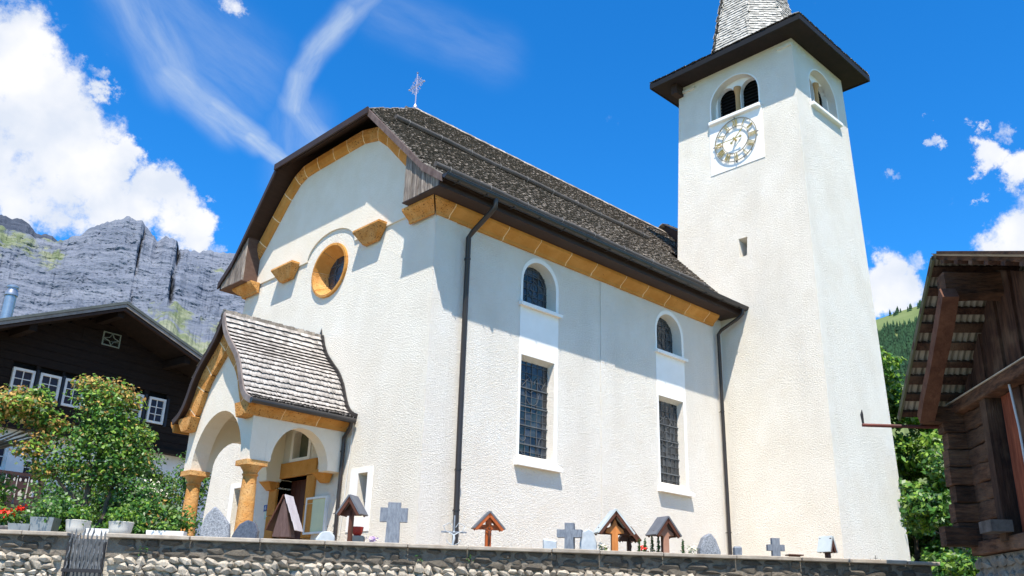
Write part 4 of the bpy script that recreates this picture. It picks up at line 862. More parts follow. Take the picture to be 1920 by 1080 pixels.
hand('hour_hand', 46, .36, .03, .14, .05); hand('minute_hand', 270, .62, .022, .20, .075)
b = MB(); b.tube([FC.p(0, 0, -.09), FC.p(0, 0, .10)], .03, 12); b.build('spindle', M_gold, clock)
# ================================================================ choir roof hump left of the tower and ridge cross
choir = thing('choir_roof', 'shingled choir roof rising between nave ridge and bell tower', 'roof', (24.0, YC, 9.0))
b = MB(); rr = random.Random(8); cz = 13.72; cy0 = YC-4.1
b.prism(Fr((21.9, YC, 0), (0, 1, 0), (0, 0, 1)), [(-4.0, 9.4), (4.0, 9.4), (1.2, 12.9), (0, cz-.05), (-1.2, 12.9)], 0, 5.5); b.build('roof_boarding', M_soffit, choir)
b = MB()
for s in (1, -1):
    for (a, za, c, zc) in ((4.0, 9.4, 1.2, 12.9), (1.2, 12.9, 0, cz)):
        fr = Fr((21.75 if s == 1 else 27.4, YC-s*a, za), (s, 0, 0), (0, s*(a-c), zc-za)); shingle_rows(b, fr, 5.65, math.hypot(a-c, zc-za), .11, None, (.08, .14), .014, .03, rnd=rr)
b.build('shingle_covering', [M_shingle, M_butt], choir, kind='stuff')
cross = thing('ridge_cross', 'ornate wrought iron cross standing on the nave ridge end', 'cross', (XP+.05, YC, RZ+.08))
M_sil = mat('silvered_iron', (.55, .52, .60), (.42, .38, .48), rough=.4, metal=.5)
f = Fr((XP+.05, YC, RZ+.08), (0, -1, 0), (0, 0, 1)); b = MB(); b.tube([f.p(0, 0), f.p(0, .98)], .016, 6); b.lathe(Fr(f.o, (1, 0, 0), (0, 1, 0)), [(.05, -.08), (.06, .0), (.035, .06), (.02, .09)], 10); b.build('shaft', M_sil, cross)
b = MB(); b.tube([f.p(-.30, .63), f.p(.30, .63)], .014, 6)
for sx in (-1, 1):
    for q in ((.30, .63), (0, 1.0)): b.lathe(Fr(f.p(sx*q[0], q[1]), (1, 0, 0), (0, 1, 0)), [(.005, -.03), (.03, 0), (.005, .03)], 6)
for ang in (45, 135, 225, 315):
    ca, sa = math.cos(R(ang)), math.sin(R(ang)); c = (.13*ca, .63+.13*sa)
    b.tube([f.p(c[0]+.07*math.cos(t), c[1]+.07*math.sin(t)) for t in [i*math.pi/6 for i in range(12)]], .008, 4)
    b.tube([f.p(.08*ca, .63+.08*sa), f.p(.24*ca, .63+.24*sa)], .008, 4)
for d in ((-.2, .63), (.2, .63), (0, .84), (0, .42)):
    for s in (-1, 1):
        cx_, cz_ = (d[0], d[1]+s*.045) if abs(d[0]) > 0 else (s*.045, d[1]); b.tube([f.p(cx_+.035*math.cos(t), cz_+.035*math.sin(t)) for t in [i*math.pi/4 for i in range(9)]], .007, 4)
b.build('scrollwork', M_sil, cross)
# ================================================================ retaining wall
FWl = Fr(WN*11.52, WT, (0, 0, 1))       # face of the wall: a along, b height, c towards the street
rwall = thing('retaining_wall', 'long rubble stone retaining wall with thin coping slabs along the street', 'wall', tuple(WN*11.7))
GA, GB = -4.72, -4.26                     # opening for the grille
b = MB(); b.prism(FWl.at(0, 0, -.34), [(-16, 0), (GA, 0), (GA, 2.352), (-16, 2.352)], 0, .315); b.prism(FWl.at(0, 0, -.34), [(GB, 0), (6.0, 0), (6.0, 2.352), (GB, 2.352)], 0, .315)
b.box(FWl, GA, GB, 0, 2.30, -.34, -.16); b.build('mortar_core', M_mortar, rwall)
rr = random.Random(21); a = -16.0; k = 0
while a < 6.06:
    L = rr.uniform(.55, 1.05); a1 = min(a+L, 6.08)
    if not (a < GB and a1 > GA):
        b = MB(); dz = rr.uniform(-.006, .006); dc = rr.uniform(-.015, .015); b.box(FWl, a+.004, a1-.004, 2.353+dz*.3, 2.400+dz, -.40, .085+dc); b.build('coping_slab', M_coping, rwall, bevel=.008)
    elif a < GA: 
        b = MB(); b.box(FWl, a+.004, GA-.0, 2.353, 2.40, -.40, .085); b.build('coping_slab', M_coping, rwall, bevel=.008); a1 = GB
    a = a1
b = MB(); b.box(FWl, -16, GA-.002, 2.135, 2.351, -.03, .002); b.box(FWl, GB+.002, 5.998, 2.135, 2.351, -.03, .002); b.build('coping_shade_mortar', mat('coping_shade_mortar', (.15, .125, .10), (.22, .19, .15), rough=.95, scale=12, bump=(20, 1.0, .03)), rwall)  # dark strip behind the bed stones, painting in the coping's shadow
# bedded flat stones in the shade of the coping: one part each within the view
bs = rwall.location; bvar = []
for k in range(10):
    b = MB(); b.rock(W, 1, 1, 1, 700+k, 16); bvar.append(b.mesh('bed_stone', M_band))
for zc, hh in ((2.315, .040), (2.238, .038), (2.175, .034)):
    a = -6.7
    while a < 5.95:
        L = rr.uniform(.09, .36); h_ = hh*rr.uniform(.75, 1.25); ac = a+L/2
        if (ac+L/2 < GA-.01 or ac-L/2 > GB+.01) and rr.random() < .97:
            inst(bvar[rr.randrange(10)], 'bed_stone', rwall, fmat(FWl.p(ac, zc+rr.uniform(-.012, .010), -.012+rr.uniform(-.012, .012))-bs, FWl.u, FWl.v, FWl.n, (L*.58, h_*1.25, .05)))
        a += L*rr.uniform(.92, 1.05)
svar = []
for k in range(12):
    b = MB(); b.rock(W, 1, 1, 1, 100+k, 15); svar.append(b.mesh('stone', M_stone))
placed = []; z = 2.14; n = 0; cells = []
while z > .5:
    h = rr.uniform(.065, .115); a = -6.75+rr.random()*.1
    while a < 6.0:
        w = rr.uniform(.07, .17); cells.append((a+w/2, z-h/2+rr.uniform(-.018, .018), w, h*rr.uniform(.8, 1.25))); a += w*.93
    z -= h*.88
cells.sort(key=lambda q: -q[1]-(.012*q[0]))
rest = MB()
for (a, z, w, h) in cells:
    if a > GA-.04-w/2 and a < GB+.04+w/2: continue
    if a > 5.95: continue
    vis = z > 1.98-.055*(a+6) - .0
    th = rr.uniform(-.32, .32); fr = Fr(FWl.p(a, z, .008+rr.uniform(-.02, .025)), FWl.u, FWl.v, FWl.n).rot(th)
    k = rr.randrange(12)
    if vis and n < 298:
        m4 = fmat(fr.o-bs, fr.u, fr.v, fr.n, (w*.60, h*.62, .055+rr.random()*.04)); inst(svar[k], 'stone', rwall, m4); n += 1
    elif z > 1.0: rest.rock(fr, w*.54, h*.56, .06, k+300, 10)
rest.build('rubble_rest', M_stone, rwall, kind='stuff')
b = MB(); 
for s, zz in ((1.42, 2.24), (2.05, 2.25), (-1.9, 2.21)):
    for i in range(16):
        q = FWl.p(s*1+rr.uniform(-.05, .05)-1.9, zz+rr.uniform(-.05, .05), .03+rr.random()*.04); u = V((rr.uniform(-1, 1), rr.uniform(-1, 1), rr.uniform(-1, 1))).normalized()*.014; v_ = u.orthogonal().normalized()*.012; b.add([q-u, q-v_, q+u, q+v_], [(0, 1, 2, 3)])
tag(b.build('wall_weed', M_leaf_d, None, base=tuple(FWl.p(-.5, 2.2, .03))), 'small green weeds rooted in the wall joints below the coping', 'weeds', kind='stuff')
# iron grille
gr = thing('iron_grille', 'narrow iron grille with spiked twisted bars set in the rubble wall', 'grille', tuple(FWl.p((GA+GB)/2, 1.6, .03)))
b = MB(); b.box(FWl, GA+.01, GB-.01, 1.0, 2.34, -.16, -.10); b.build('back_plate', mat('grey_slate_plate', (.075, .085, .095), (.12, .13, .145), rough=.7, scale=6), gr)
for i in range(9):
    b = MB(); a = GA+.03+(GB-GA-.06)*i/8; hh = 2.42+.03*math.sin(i*1.9)+(.05 if i in (3, 4, 5) else 0)
    b.tube([FWl.p(a+.007*math.sin(j*1.7+i), 1.98+(hh-1.98)*j/10, .02+.008*math.cos(j*1.7)) for j in range(11)], [.0095+.0025*(j % 2) for j in range(10)]+[.002], 6); b.build('bar', mat('dull_grey_bar', (.17, .175, .18), (.09, .095, .10), rough=.55, metal=.4, scale=30), gr)
for nm, q in (('rail', (GA-.01, GB+.01, 1.945, 1.985, .0, .035)), ('rail', (GA-.01, GB+.01, 1.66, 1.70, .0, .035)), ('stile', (GA+.005, GA+.03, 1.0, 2.30, 0, .03)), ('stile', (GB-.03, GB-.005, 1.0, 2.30, 0, .03))):
    b = MB(); b.box(FWl, *q); b.build(nm, M_iron, gr)
# ================================================================ graves
ZG = 2.12
def gfr(x, y, rot=0):
    u = Matrix.Rotation(rot, 3, 'Z') @ WT; return Fr((x, y, ZG), u, (0, 0, 1))
def grave(name, label, cat, x, y, group='grave markers behind the wall', rot=0): return thing(name, label, cat, (x, y, ZG), group), gfr(x, y, rot)
def roofed_cross(label, x, y, ztop, hw, rise, depth, mroof, mwood, mcross, rot=0, board=False, corpus=False, body=.05, off=(0, 0)):
    t, f = grave('roofed_grave_cross', label, 'grave cross', x, y, rot=rot); H = ztop-ZG
    b = MB(); b.box(f, -body/2, body/2, 0, H-.03, -.03, .03); b.build('post', mwood, t, bevel=.004)
    nrm = math.atan2(rise, hw); L = math.hypot(hw, rise)
    for s in (1, -1):
        fr = Fr(f.p(0, H, 0), f.u*s*hw-f.v*rise, f.n); b = MB(); b.box(fr, -.01, L, -depth/2, depth/2, -.022 if s == 1 else .0, .0 if s == 1 else .022)
        fr2 = Fr(f.p(0, H, 0), f.u*s*hw-f.v*rise, f.n)
        o = b.build('roof_board', mroof, t)
        b = MB(); b.box(fr2, .0, L-.01, -depth/2+.01, -depth/2+.03, *((.0, .035) if s == 1 else (-.035, .0))); b.box(fr2, .0, L-.01, depth/2-.03, depth/2-.005, *((.0, .04) if s == 1 else (-.04, .0))); b.build('barge_board', mwood, t)
    b = MB(); zb = H-rise*.78
    if board: b.prism(f, [(-hw*.93, H-rise*1.0), (hw*.93, H-rise*1.0), (0, H-.03)], -.015, .0)
    b.box(f, -hw*.88, hw*.88, H-rise*1.02, H-rise*.72, .0, .03); b.build('cross_beam', mwood, t)
    if mcross:
        b = MB(); b.prism(f, [(-.045, 0), (.045, 0), (.042, H-rise*1.0), (.13, H-rise*.95), (.115, H-rise*.80), (.04, H-rise*.62), (0, H-rise*.32), (-.04, H-rise*.62), (-.115, H-rise*.80), (-.13, H-rise*.95), (-.042, H-rise*1.0)], .032, .062); b.build('carved_cross', mcross, t, bevel=.006)
    if corpus:
        b = MB(); zc = H-rise*1.0
        b.tube([f.p(0, zc-.02, .05), f.p(.004, zc-.07, .065), f.p(-.004, zc-.13, .06), f.p(0, zc-.21, .045)], [.014, .019, .014, .008], 7)
        b.lathe(Fr(f.p(0, zc+.01, .062), f.u, f.n*-1), [(.002, -.016), (.013, -.006), (.013, .006), (.002, .016)], 7)
        for s in (1, -1): b.tube([f.p(0, zc-.03, .055), f.p(s*.05, zc-.0, .045), f.p(s*.10, zc+.02, .04)], [.008, .006, .005], 5)
        b.build('figure', mcross or M_brownw, t, angle=60)
    return t
def stone_cross(label, x, y, ztop, hw, arm0, arm1, th, m, w=.1, taper=1.0, foot=True, letters=None, rot=0):
    t, f = grave('stone_grave_cross', label, 'grave cross', x, y, rot=rot); b = MB(); H = ztop-ZG
    b.prism(f, [(-w*taper, 0), (w*taper, 0), (w*.95, arm0-ZG), (hw, arm0-ZG), (hw, arm1-ZG), (w*.95, arm1-ZG), (w*.95, H), (-w*.95, H), (-w*.95, arm1-ZG), (-hw, arm1-ZG), (-hw, arm0-ZG), (-w*.95, arm0-ZG)], -th/2, th/2); b.build('cross_stone', m, t, bevel=.01)
    if foot: b = MB(); b.box(f, -.2, .2, 0, .10, -.14, .14); b.build('plinth', m, t, bevel=.01)
    return t, f
def poly_stone(name, label, x, y, poly, th, m, rot=0):
    t, f = grave(name, label, 'gravestone', x, y, rot=rot); b = MB(); b.prism(f, poly, -th/2, th/2); b.build('stone_slab', m, t, bevel=.018); b = MB(); b.box(f, -.18, .18, 0, .08, -.16, .16); b.build('plinth', m, t, bevel=.01); return t, f
poly_stone('gravestone', 'pointed light speckled granite gravestone in front of the porch', 5.56, 11.32, [(-.14, .05), (.16, .05), (.21, .34), (.19, .50), (.05, .66), (-.02, .72), (-.12, .60), (-.17, .42)], .14, M_granite, .1)
poly_stone('gravestone', 'low dark blue rounded gravestone before the right porch column', 5.86, 11.06, [(-.16, .0), (.17, .0), (.18, .42), (.13, .53), (.03, .56), (-.07, .50), (-.13, .40), (-.17, .30)], .12, M_granite_d, -.1)
# steep shingled grave shelter
t, f = grave('roofed_grave_cross', 'steep dark wooden grave shelter with pale slatted roof before the church door', 'grave cross', 6.24, 10.74, rot=R(-14)); H = .89
b = MB(); b.prism(f, [(-.12, .36), (.12, .36), (.02, H-.05), (-.02, H-.05)], -.10, .08); b.build('housing', mat('dark_aged_panel', (.07, .04, .036), (.12, .075, .068), rough=.85, scale=5, stretch=(6, 6, 1), bump=(14, .5, .008)), t)
b = MB(); b.box(f, -.04, .04, 0, .38, -.03, .03); b.build('post', M_brownw, t)
for s in (1, -1):
    fr = Fr(f.p(0, H, -.02), f.u*s*.36-f.v*.93, f.n)
    for k in range(4):
        b = MB(); lo, hi = .122*k, .122*k+.126; b.box(fr, lo, hi, -.12, .13, *((-.020-.005*k, -.004-.006*k) if s == 1 else (.004+.006*k, .020+.005*k))); b.build('roof_slat', M_brownw if s == -1 else mat('pale_bleached_slat', (.55, .50, .50), (.42, .37, .38), rough=.8, scale=5, bump=(14, .4, .008)), t)
roofed_cross('grey sheet roofed grave cross with dark wooden post left of the small window', 6.89, 10.17, 2.46+.565, .165, .24, .24, M_slate, M_brownw, None, rot=R(-20), board=True)
stone_cross('broad weathered grey plank cross standing highest behind the wall', 7.31, 9.81, 2.45+.52, .18, 2.72, 2.90, .09, M_greycross, w=.088, taper=1.15)
# iron cross with corpus
t, f = grave('iron_grave_cross', 'thin wrought iron grave cross with crucified figure before the downpipe', 'grave cross', 7.93, 9.30); b = MB(); H = 2.45+.385-ZG
b.box(f, -.010, .010, 0, H, -.008, .008); b.box(f, -.17, .17, H-.225, H-.205, -.009, .009); b.build('cross_bar', M_greycross, t)
b = MB(); zc = H-.215
for s in (1, -1):
    b.tube([f.p(0, zc-.04, .02), f.p(s*.05, zc-.01, .02), f.p(s*.11, zc+.012, .014)], [.009, .007, .005], 5)
    b.tube([f.p(s*.09*math.cos(q), zc-.10-.06*math.sin(q), 0) for q in [i*.4 for i in range(9)]], .005, 4); b.tube([f.p(s*.11, zc), f.p(s*.14, zc+.08), f.p(s*.06, zc+.12), f.p(s*.02, zc+.06)], .005, 4)
b.tube([f.p(0, zc-.03, .02), f.p(.006, zc-.08, .03), f.p(-.006, zc-.15, .028), f.p(0, zc-.23, .015)], [.013, .018, .013, .007], 6); b.lathe(Fr(f.p(0, zc-.0, .03), f.u, f.n*-1), [(.002, -.015), (.013, -.005), (.013, .006), (.002, .016)], 7); b.build('figure', M_marble, t, angle=60)
roofed_cross('orange brown wooden crucifix under a small grey gable roof', 8.26, 8.99, 2.46+.42, .205, .215, .16, M_slate, M_orange, None, rot=R(12), corpus=True, body=.075)
stone_cross('grey granite cross with incised arms beside white marble stone', 9.08, 8.28, 2.45+.335, .165, 2.60, 2.70, .12, M_greycross, w=.062, rot=R(-18))
poly_stone('gravestone', 'white marble headstone with rounded top beside the grey granite cross', 9.25, 8.12, [(-.10, 0), (.12, 0), (.12, .42), (.08, .56), (.0, .60), (-.07, .56), (-.10, .42)], .10, M_marble)
poly_stone('gravestone', 'low white marble slab left of the grey granite cross', 8.90, 8.46, [(-.10, 0), (.08, 0), (.08, .44), (-.10, .46)], .08, M_marble)
roofed_cross('large carved light orange cross under a wide brown gable', 9.53, 7.90, 2.46+.50, .245, .30, .26, M_white if False else mat('glare_pale_metal_roof', (.50, .54, .54), (.40, .44, .44), rough=.5), M_brownw, M_orange_l, rot=R(8), body=.07)  # pale roof colour paints in the glare on the metal
roofed_cross('small dark red roofed crucifix half behind the large orange cross', 9.80, 7.86, 2.46+.30, .14, .17, .16, M_brownw, M_brownw, None, corpus=True, rot=R(5))
roofed_cross('dark sheet roofed grave cross with pinkish carved cross beside young conifers', 10.04, 7.46, 2.46+.435, .20, .24, .24, M_slate, M_brownw, mat('pinkish_wood', (.42, .23, .16), (.34, .17, .11), rough=.7), rot=R(24), board=True, body=.06)
poly_stone('gravestone', 'cone shaped rough grey granite gravestone beside the right downpipe', 10.47, 7.08, [(-.14, 0), (.17, 0), (.16, .36), (.10, .52), (.03, .60), (-.05, .54), (-.11, .40)], .22, M_granite)
poly_stone('gravestone', 'small pale stone block right of the cone shaped gravestone', 10.78, 6.81, [(-.05, 0), (.055, 0), (.055, .44), (-.05, .44)], .10, M_greycross)
stone_cross('small squat grey cross standing alone before the bell tower', 11.18, 6.47, 2.46+.225, .115, 2.52, 2.60, .07, M_greycross, w=.055)
roofed_cross('narrow steep dark roofed grave cross near the right wall end', 11.72, 6.01, 2.46+.26, .075, .20, .20, mat('glare_pale_metal_roof', (.5, .54, .54)), M_brownw, None, rot=R(35), board=True, body=.06)
for i, (dx, lab) in enumerate(((0, 'left'), (.075, 'middle, tallest'), (.14, 'right'))):
    t, f = grave('wire_grave_cross', 'tiny wire cross, %s of three near the wall end' % lab, 'grave cross', 12.35+dx*.757, 5.72-dx*.653+0.0, group='tiny wire crosses near the wall end')
    b = MB(); hh = (2.475, 2.52, 2.475)[i]-ZG; b.tube([f.p(0, 0), f.p(0, hh)], .004, 5); b.tube([f.p(-.025, hh-.035), f.p(.025, hh-.035)], .004, 5); b.build('wire', M_iron, t)
t = thing('grave_lantern', 'flat dark rusty grave lantern lid showing just above the wall', 'lantern', (11.30, 6.36, ZG)); f = gfr(11.36, 6.30); b = MB(); b.box(f, -.10, .10, .345, .36, -.08, .08); b.box(f, -.06, .06, 0, .345, -.05, .05); b.build('lid', M_brownw, t)
# grave vase, flowers, plinth near the small window
t = thing('flower_bowl', 'red bowl of red flowers on a pale stone plinth below the small window', 'flower bowl', (7.13, 10.39, ZG)); f = gfr(7.13, 10.39)
b = MB(); b.box(f, -.10, .12, 0, .43, -.10, .10); b.build('plinth', M_coping, t, bevel=.01); b = MB(); b.lathe(Fr(f.p(0.02, .43), f.u, f.n*-1), [(.045, 0), (.07, .05), (.08, .12), (.07, .12), (.01, .11)], 12); b.build('bowl', M_red, t)
poly_stone('gravestone', 'low veined white stone beside the porch downpipe', 6.70, 10.50, [(-.12, .0), (.15, .0), (.15, .40), (.08, .47), (-.04, .45), (-.10, .36)], .10, M_marble, .15)

# ================================================================ foliage helper
def leaves(clumps, size, mats_n, seed, flat=.35, aspect=.55):
    """clumps: (centre, (rx,ry,rz), count, weights) -> vertex and face arrays"""
    r = np.random.default_rng(seed); VV, MM = [], []
    for c, rad, n, wts in clumps:
        d = r.normal(size=(n, 3)); d /= np.linalg.norm(d, axis=1)[:, None]; q = r.random(n)**.42
        lump = 1+.22*np.sin(d[:, 0]*5+seed)*np.cos(d[:, 1]*6+c[0])+.18*np.sin(d[:, 2]*8+c[2]*3)
        p = np.array(c)+d*q[:, None]*np.array(rad)*lump[:, None]
        nrm = d*.6+r.normal(size=(n, 3))*.6+np.array([-.2, -.2, .55]); nrm /= np.linalg.norm(nrm, axis=1)[:, None]
        t = np.cross(nrm, r.normal(size=(n, 3))); t /= np.linalg.norm(t, axis=1)[:, None]; u = np.cross(nrm, t)
        s = size*(.6+.8*r.random(n))[:, None]
        VV.append(np.stack([p-t*s, p-u*s*aspect+nrm*s*.15, p+t*s, p+u*s*aspect+nrm*s*.15], 1).reshape(-1, 3))
        MM.append(r.choice(mats_n, size=n, p=np.array(wts)/sum(wts)))
    return np.concatenate(VV), np.concatenate(MM)
def leaf_obj(name, parent, clumps, size, mats_, seed, base, kind=None, aspect=.55, label=None):
    vs, mi = leaves(clumps, size, len(mats_), seed, aspect=aspect); vs = vs-np.array(base); n = len(vs)//4
    me = bpy.data.meshes.new(name); me.vertices.add(n*4); me.vertices.foreach_set('co', vs.ravel().astype(np.float32))
    me.loops.add(n*4); me.loops.foreach_set('vertex_index', np.arange(n*4, dtype=np.int32)); me.polygons.add(n)
    me.polygons.foreach_set('loop_start', np.arange(0, n*4, 4, dtype=np.int32)); me.polygons.foreach_set('loop_total', np.full(n, 4, dtype=np.int32))
    for m_ in mats_: me.materials.append(m_)
    me.polygons.foreach_set('material_index', mi.astype(np.int32)); me.update(); me.validate()
    o = bpy.data.objects.new(name, me); link(o)
    if parent: o.parent = parent
    else: o.location = base
    return tag(o, label=label, kind=kind)
LM = [M_leaf, M_leaf_d, M_leaf_y, M_leaf_o, M_leaf_p]
def limb(b, p0, p1, r0, r1, seed, n=6, bend=.12):
    rr = random.Random(seed); p0, p1 = V(p0), V(p1); L = (p1-p0).length; pts = []
    for i in range(n+1): f = i/n; pts.append(p0.lerp(p1, f)+V((rr.uniform(-1, 1), rr.uniform(-1, 1), rr.uniform(-.4, .4)))*bend*L*.25*math.sin(math.pi*f))
    b.tube(pts, [r0+(r1-r0)*i/n for i in range(n+1)], 8); return pts
# ---- the viburnum tree left of the porch
vt = thing('garden_tree', 'bushy garden tree with orange brown leaf tips before the dark chalet', 'tree', (4.55, 13.75, 2.1))
G_ = [.56, .10, .26, .03, .05]; O_ = [.12, .04, .30, .46, .08]; Y_ = [.30, .10, .45, .12, .03]
cl = []
def C(x, y, z, rx, ry, rz, n, w): cl.append(((x, y, z), (rx, ry, rz), n, w))
C(4.72, 13.75, 4.62, .42, .4, .16, 900, O_); C(4.95, 13.65, 4.52, .34, .34, .18, 700, O_); C(4.45, 13.8, 4.66, .22, .25, .14, 350, O_)
C(4.75, 13.7, 4.42, .52, .42, .24, 1600, Y_); C(4.85, 13.68, 4.12, .54, .45, .30, 1500, G_); C(4.62, 13.75, 3.80, .52, .5, .28, 1300, G_); C(4.95, 13.6, 3.85, .44, .4, .27, 1100, G_)
C(5.22, 13.5, 3.95, .28, .26, .20, 650, Y_); C(5.05, 13.55, 3.60, .42, .4, .26, 1300, G_); C(4.35, 13.85, 3.50, .52, .5, .24, 900, G_); C(4.70, 13.75, 3.35, .44, .4, .20, 750, G_); C(5.0, 13.55, 3.32, .36, .34, .18, 500, G_)
C(4.02, 13.95, 3.78, .26, .28, .13, 380, O_); C(3.95, 13.98, 3.62, .30, .3, .15, 480, O_); C(4.12, 13.9, 3.36, .22, .25, .13, 350, O_); C(5.28, 13.45, 3.68, .2, .2, .12, 260, Y_); C(4.22, 13.9, 4.02, .22, .2, .12, 260, O_)
leaf_obj('crown', vt, [(c_, r_, int(n_*.82), w_) for c_, r_, n_, w_ in cl], .031, LM, 41, vt.location)
b = MB()
limb(b, (4.58, 13.75, 2.05), (4.72, 13.72, 3.1), .055, .042, 1); limb(b, (4.72, 13.72, 3.1), (4.85, 13.66, 4.3), .042, .014, 2); limb(b, (4.86, 13.70, 2.05), (5.02, 13.62, 3.15), .04, .03, 3); limb(b, (5.02, 13.62, 3.15), (4.98, 13.62, 4.3), .03, .012, 4)
limb(b, (4.66, 13.74, 2.9), (4.0, 13.95, 3.6), .03, .010, 5); limb(b, (4.74, 13.7, 3.3), (4.45, 13.8, 4.5), .024, .009, 6); limb(b, (5.0, 13.62, 3.2), (5.3, 13.5, 3.8), .02, .008, 7); limb(b, (4.6, 13.74, 3.2), (4.05, 13.9, 4.0), .018, .007, 9)
b.build('trunk', M_bark, vt, angle=60)
# the yellow brown branches reaching in at the left edge
vt2 = thing('garden_tree', 'yellow brown leaved tree reaching in at the left edge of the picture', 'tree', (3.2, 14.15, 2.1)); cl = []
C(3.72, 14.02, 4.26, .38, .35, .20, 1300, O_); C(3.95, 13.95, 4.12, .26, .25, .22, 700, [.3, .2, .25, .2, .05]); C(3.45, 14.1, 4.20, .36, .35, .26, 1100, O_); C(3.90, 13.98, 4.40, .20, .2, .14, 420, Y_); C(3.1, 14.2, 4.1, .5, .5, .4, 1200, O_); C(4.10, 13.9, 4.0, .18, .2, .12, 260, O_)
leaf_obj('crown', vt2, cl, .034, LM, 43, vt2.location)
b = MB(); limb(b, (3.1, 14.2, 2.05), (3.2, 14.15, 3.6), .07, .05, 11)
for k in range(7): limb(b, (3.2, 14.15, 3.5), (4.3-.08*k, 13.85+.03*k, 3.86+.05*(k % 4)), .02, .006, 20+k)
b.build('trunk', M_bark, vt2, angle=60)
# ---- garden shrubs behind the wall
def shrub(label, x, y, rx, rz, h, n, wt, seed, size=.032, extra=None, name='garden_shrub', group='shrubs in the garden behind the wall'):
    t = thing(name, label, 'shrub', (x, y, ZG), group); cl = []; r = random.Random(seed); m = 5
    for k in range(m): cl.append(((x+r.uniform(-.5, .5)*rx, y+r.uniform(-.4, .4)*rx, ZG+h*r.uniform(.35, .85)), (rx*.62, rx*.6, rz*.55), n//m, wt))
    cl.append(((x, y, ZG+h*.35), (rx, rx*.8, h*.42), n//2, wt)); leaf_obj('foliage', t, cl, size, LM, seed, t.location)
    b = MB()
    for k in range(4): limb(b, (x+r.uniform(-.05, .05), y+r.uniform(-.05, .05), ZG), (x+r.uniform(-.6, .6)*rx, y+r.uniform(-.4, .4)*rx, ZG+h*.8), .014, .004, seed+k)
    b.build('stem', M_bark, t, angle=60); return t
GD = [.5, .32, .10, 0, .08]; GL = [.5, .1, .33, 0, .07]; GP = [.25, .2, .15, .05, .35]
shrub('dense dark green shrub right of the tree trunk', 5.22, 13.30, .45, .6, 1.05, 2600, GD, 51)
shrub('light green shrub below the garden tree', 5.02, 13.02, .34, .4, .78, 1500, GL, 52)
shrub('pale flowering shrub behind the white planter', 5.30, 13.75, .36, .5, 1.15, 1900, GP, 53)
shrub('orange tinged shrub below the chalet window', 5.72, 13.95, .26, .5, 1.25, 1500, [.2, .2, .1, .45, .05], 54)
shrub('tall dark shrub left of the porch column', 5.72, 14.45, .28, .6, 1.50, 1900, GD, 55)
shrub('grey green shrub left of the porch', 6.25, 16.5, .42, .8, 2.0, 2600, [.4, .3, .1, 0, .2], 56)
shrub('dark evergreen mass seen through the porch arch', 9.7, 21.8, .85, 1.0, 2.9, 4200, GD, 57, .045)
shrub('bright green shrub at the foot of the left porch column', 5.62, 13.25, .20, .3, .62, 700, GL, 58)
shrub('leafy green shrub behind the galvanised planter', 4.25, 13.1, .34, .4, .80, 1400, GD, 59)
shrub('yellow green bush at the far left edge behind the wall', 3.55, 14.3, .42, .5, 1.25, 1700, GL, 60)
shrub('bushy green shrub between both round pots', 5.05, 12.62, .30, .3, .62, 1300, [.5, .3, .18, 0, .02], 61)
shrub('low green shrub right of the round right pot', 5.55, 12.75, .40, .4, .72, 1700, GD, 62)
shrub('tangled green shrub between pots and porch', 5.30, 12.75, .30, .45, .80, 1700, [.4, .35, .1, .1, .05], 63)
shrub('lush high shrub under the chalet wall', 5.75, 15.6, .5, .8, 1.9, 2700, [.45, .3, .1, .05, .1], 64)
shrub('airy grey green bush rising beside the left porch column', 6.42, 15.45, .46, .6, 2.05, 3000, [.4, .25, .12, .05, .18], 72)
shrub('dark leafy shrub behind the garden tree', 5.0, 15.2, .8, .8, 1.6, 2800, GD, 65)
t = shrub('violet flowering bush in the middle of the garden', 5.40, 13.45, .22, .25, .98, 500, GP, 66)
leaf_obj('blossom', t, [((5.38, 13.40, 3.06), (.20, .2, .06), 200, [1])], .022, [M_flower_v], 67, t.location)
t = shrub('white flowering bush in front of the chalet wall', 5.3, 13.75, .38, .4, 1.35, 900, GP, 68)
leaf_obj('blossom', t, [((5.3, 13.6, 3.22), (.42, .3, .18), 420, [1])], .026, [M_flower_w], 69, t.location)
t = shrub('dry straw coloured grass tuft at the left edge', 3.36, 13.62, .18, .3, .75, 200, [0, 0, .2, .8, 0], 70)
leaf_obj('blade', t, [((3.36, 13.58, 2.80), (.17, .2, .26), 420, [1])], .05, [M_straw], 71, t.location, aspect=.08)
def pot(label, x, y, prof, m, plant=None, name='plant_pot', seg=20, sq=None):
    t = thing(name, label, 'planter', (x, y, 2.40 if sq is None or True else ZG), None); f = gfr(x, y); f = Fr((x, y, 2.40), f.u, f.n*-1, (0, 0, 1)); b = MB()
    if sq:
        w, d, h, tp = sq; fz = Fr((x, y, 2.40), WT, (0, 0, 1)); vs = []
        for z, k, ii in ((0, 1, 0), (h, tp, 0), (h, tp-.06, 1), (.02, .9, 1)): vs += [fz.p(-w/2*k, z, -d/2*k), fz.p(w/2*k, z, -d/2*k), fz.p(w/2*k, z, d/2*k), fz.p(-w/2*k, z, d/2*k)]
        b.add(vs, [(3, 2, 1, 0)]+[(i*4+j, i*4+(j+1) % 4, (i+1)*4+(j+1) % 4, (i+1)*4+j) for i in range(3) for j in range(4)]+[(12, 13, 14, 15)])
    else: b.lathe(f, prof, seg)
    b.build('pot_body', m, t, angle=45)
    if plant:
        cl = [((x, y, 2.40+plant[0]), plant[1], plant[2], plant[3])]; leaf_obj('foliage', t, cl, .026, LM, int(x*100), t.location)
    return t
bowl = [(.075, 0), (.105, .012), (.135, .07), (.14, .10), (.150, .17), (.158, .19), (.15, .195), (.135, .18), (.01, .17)]
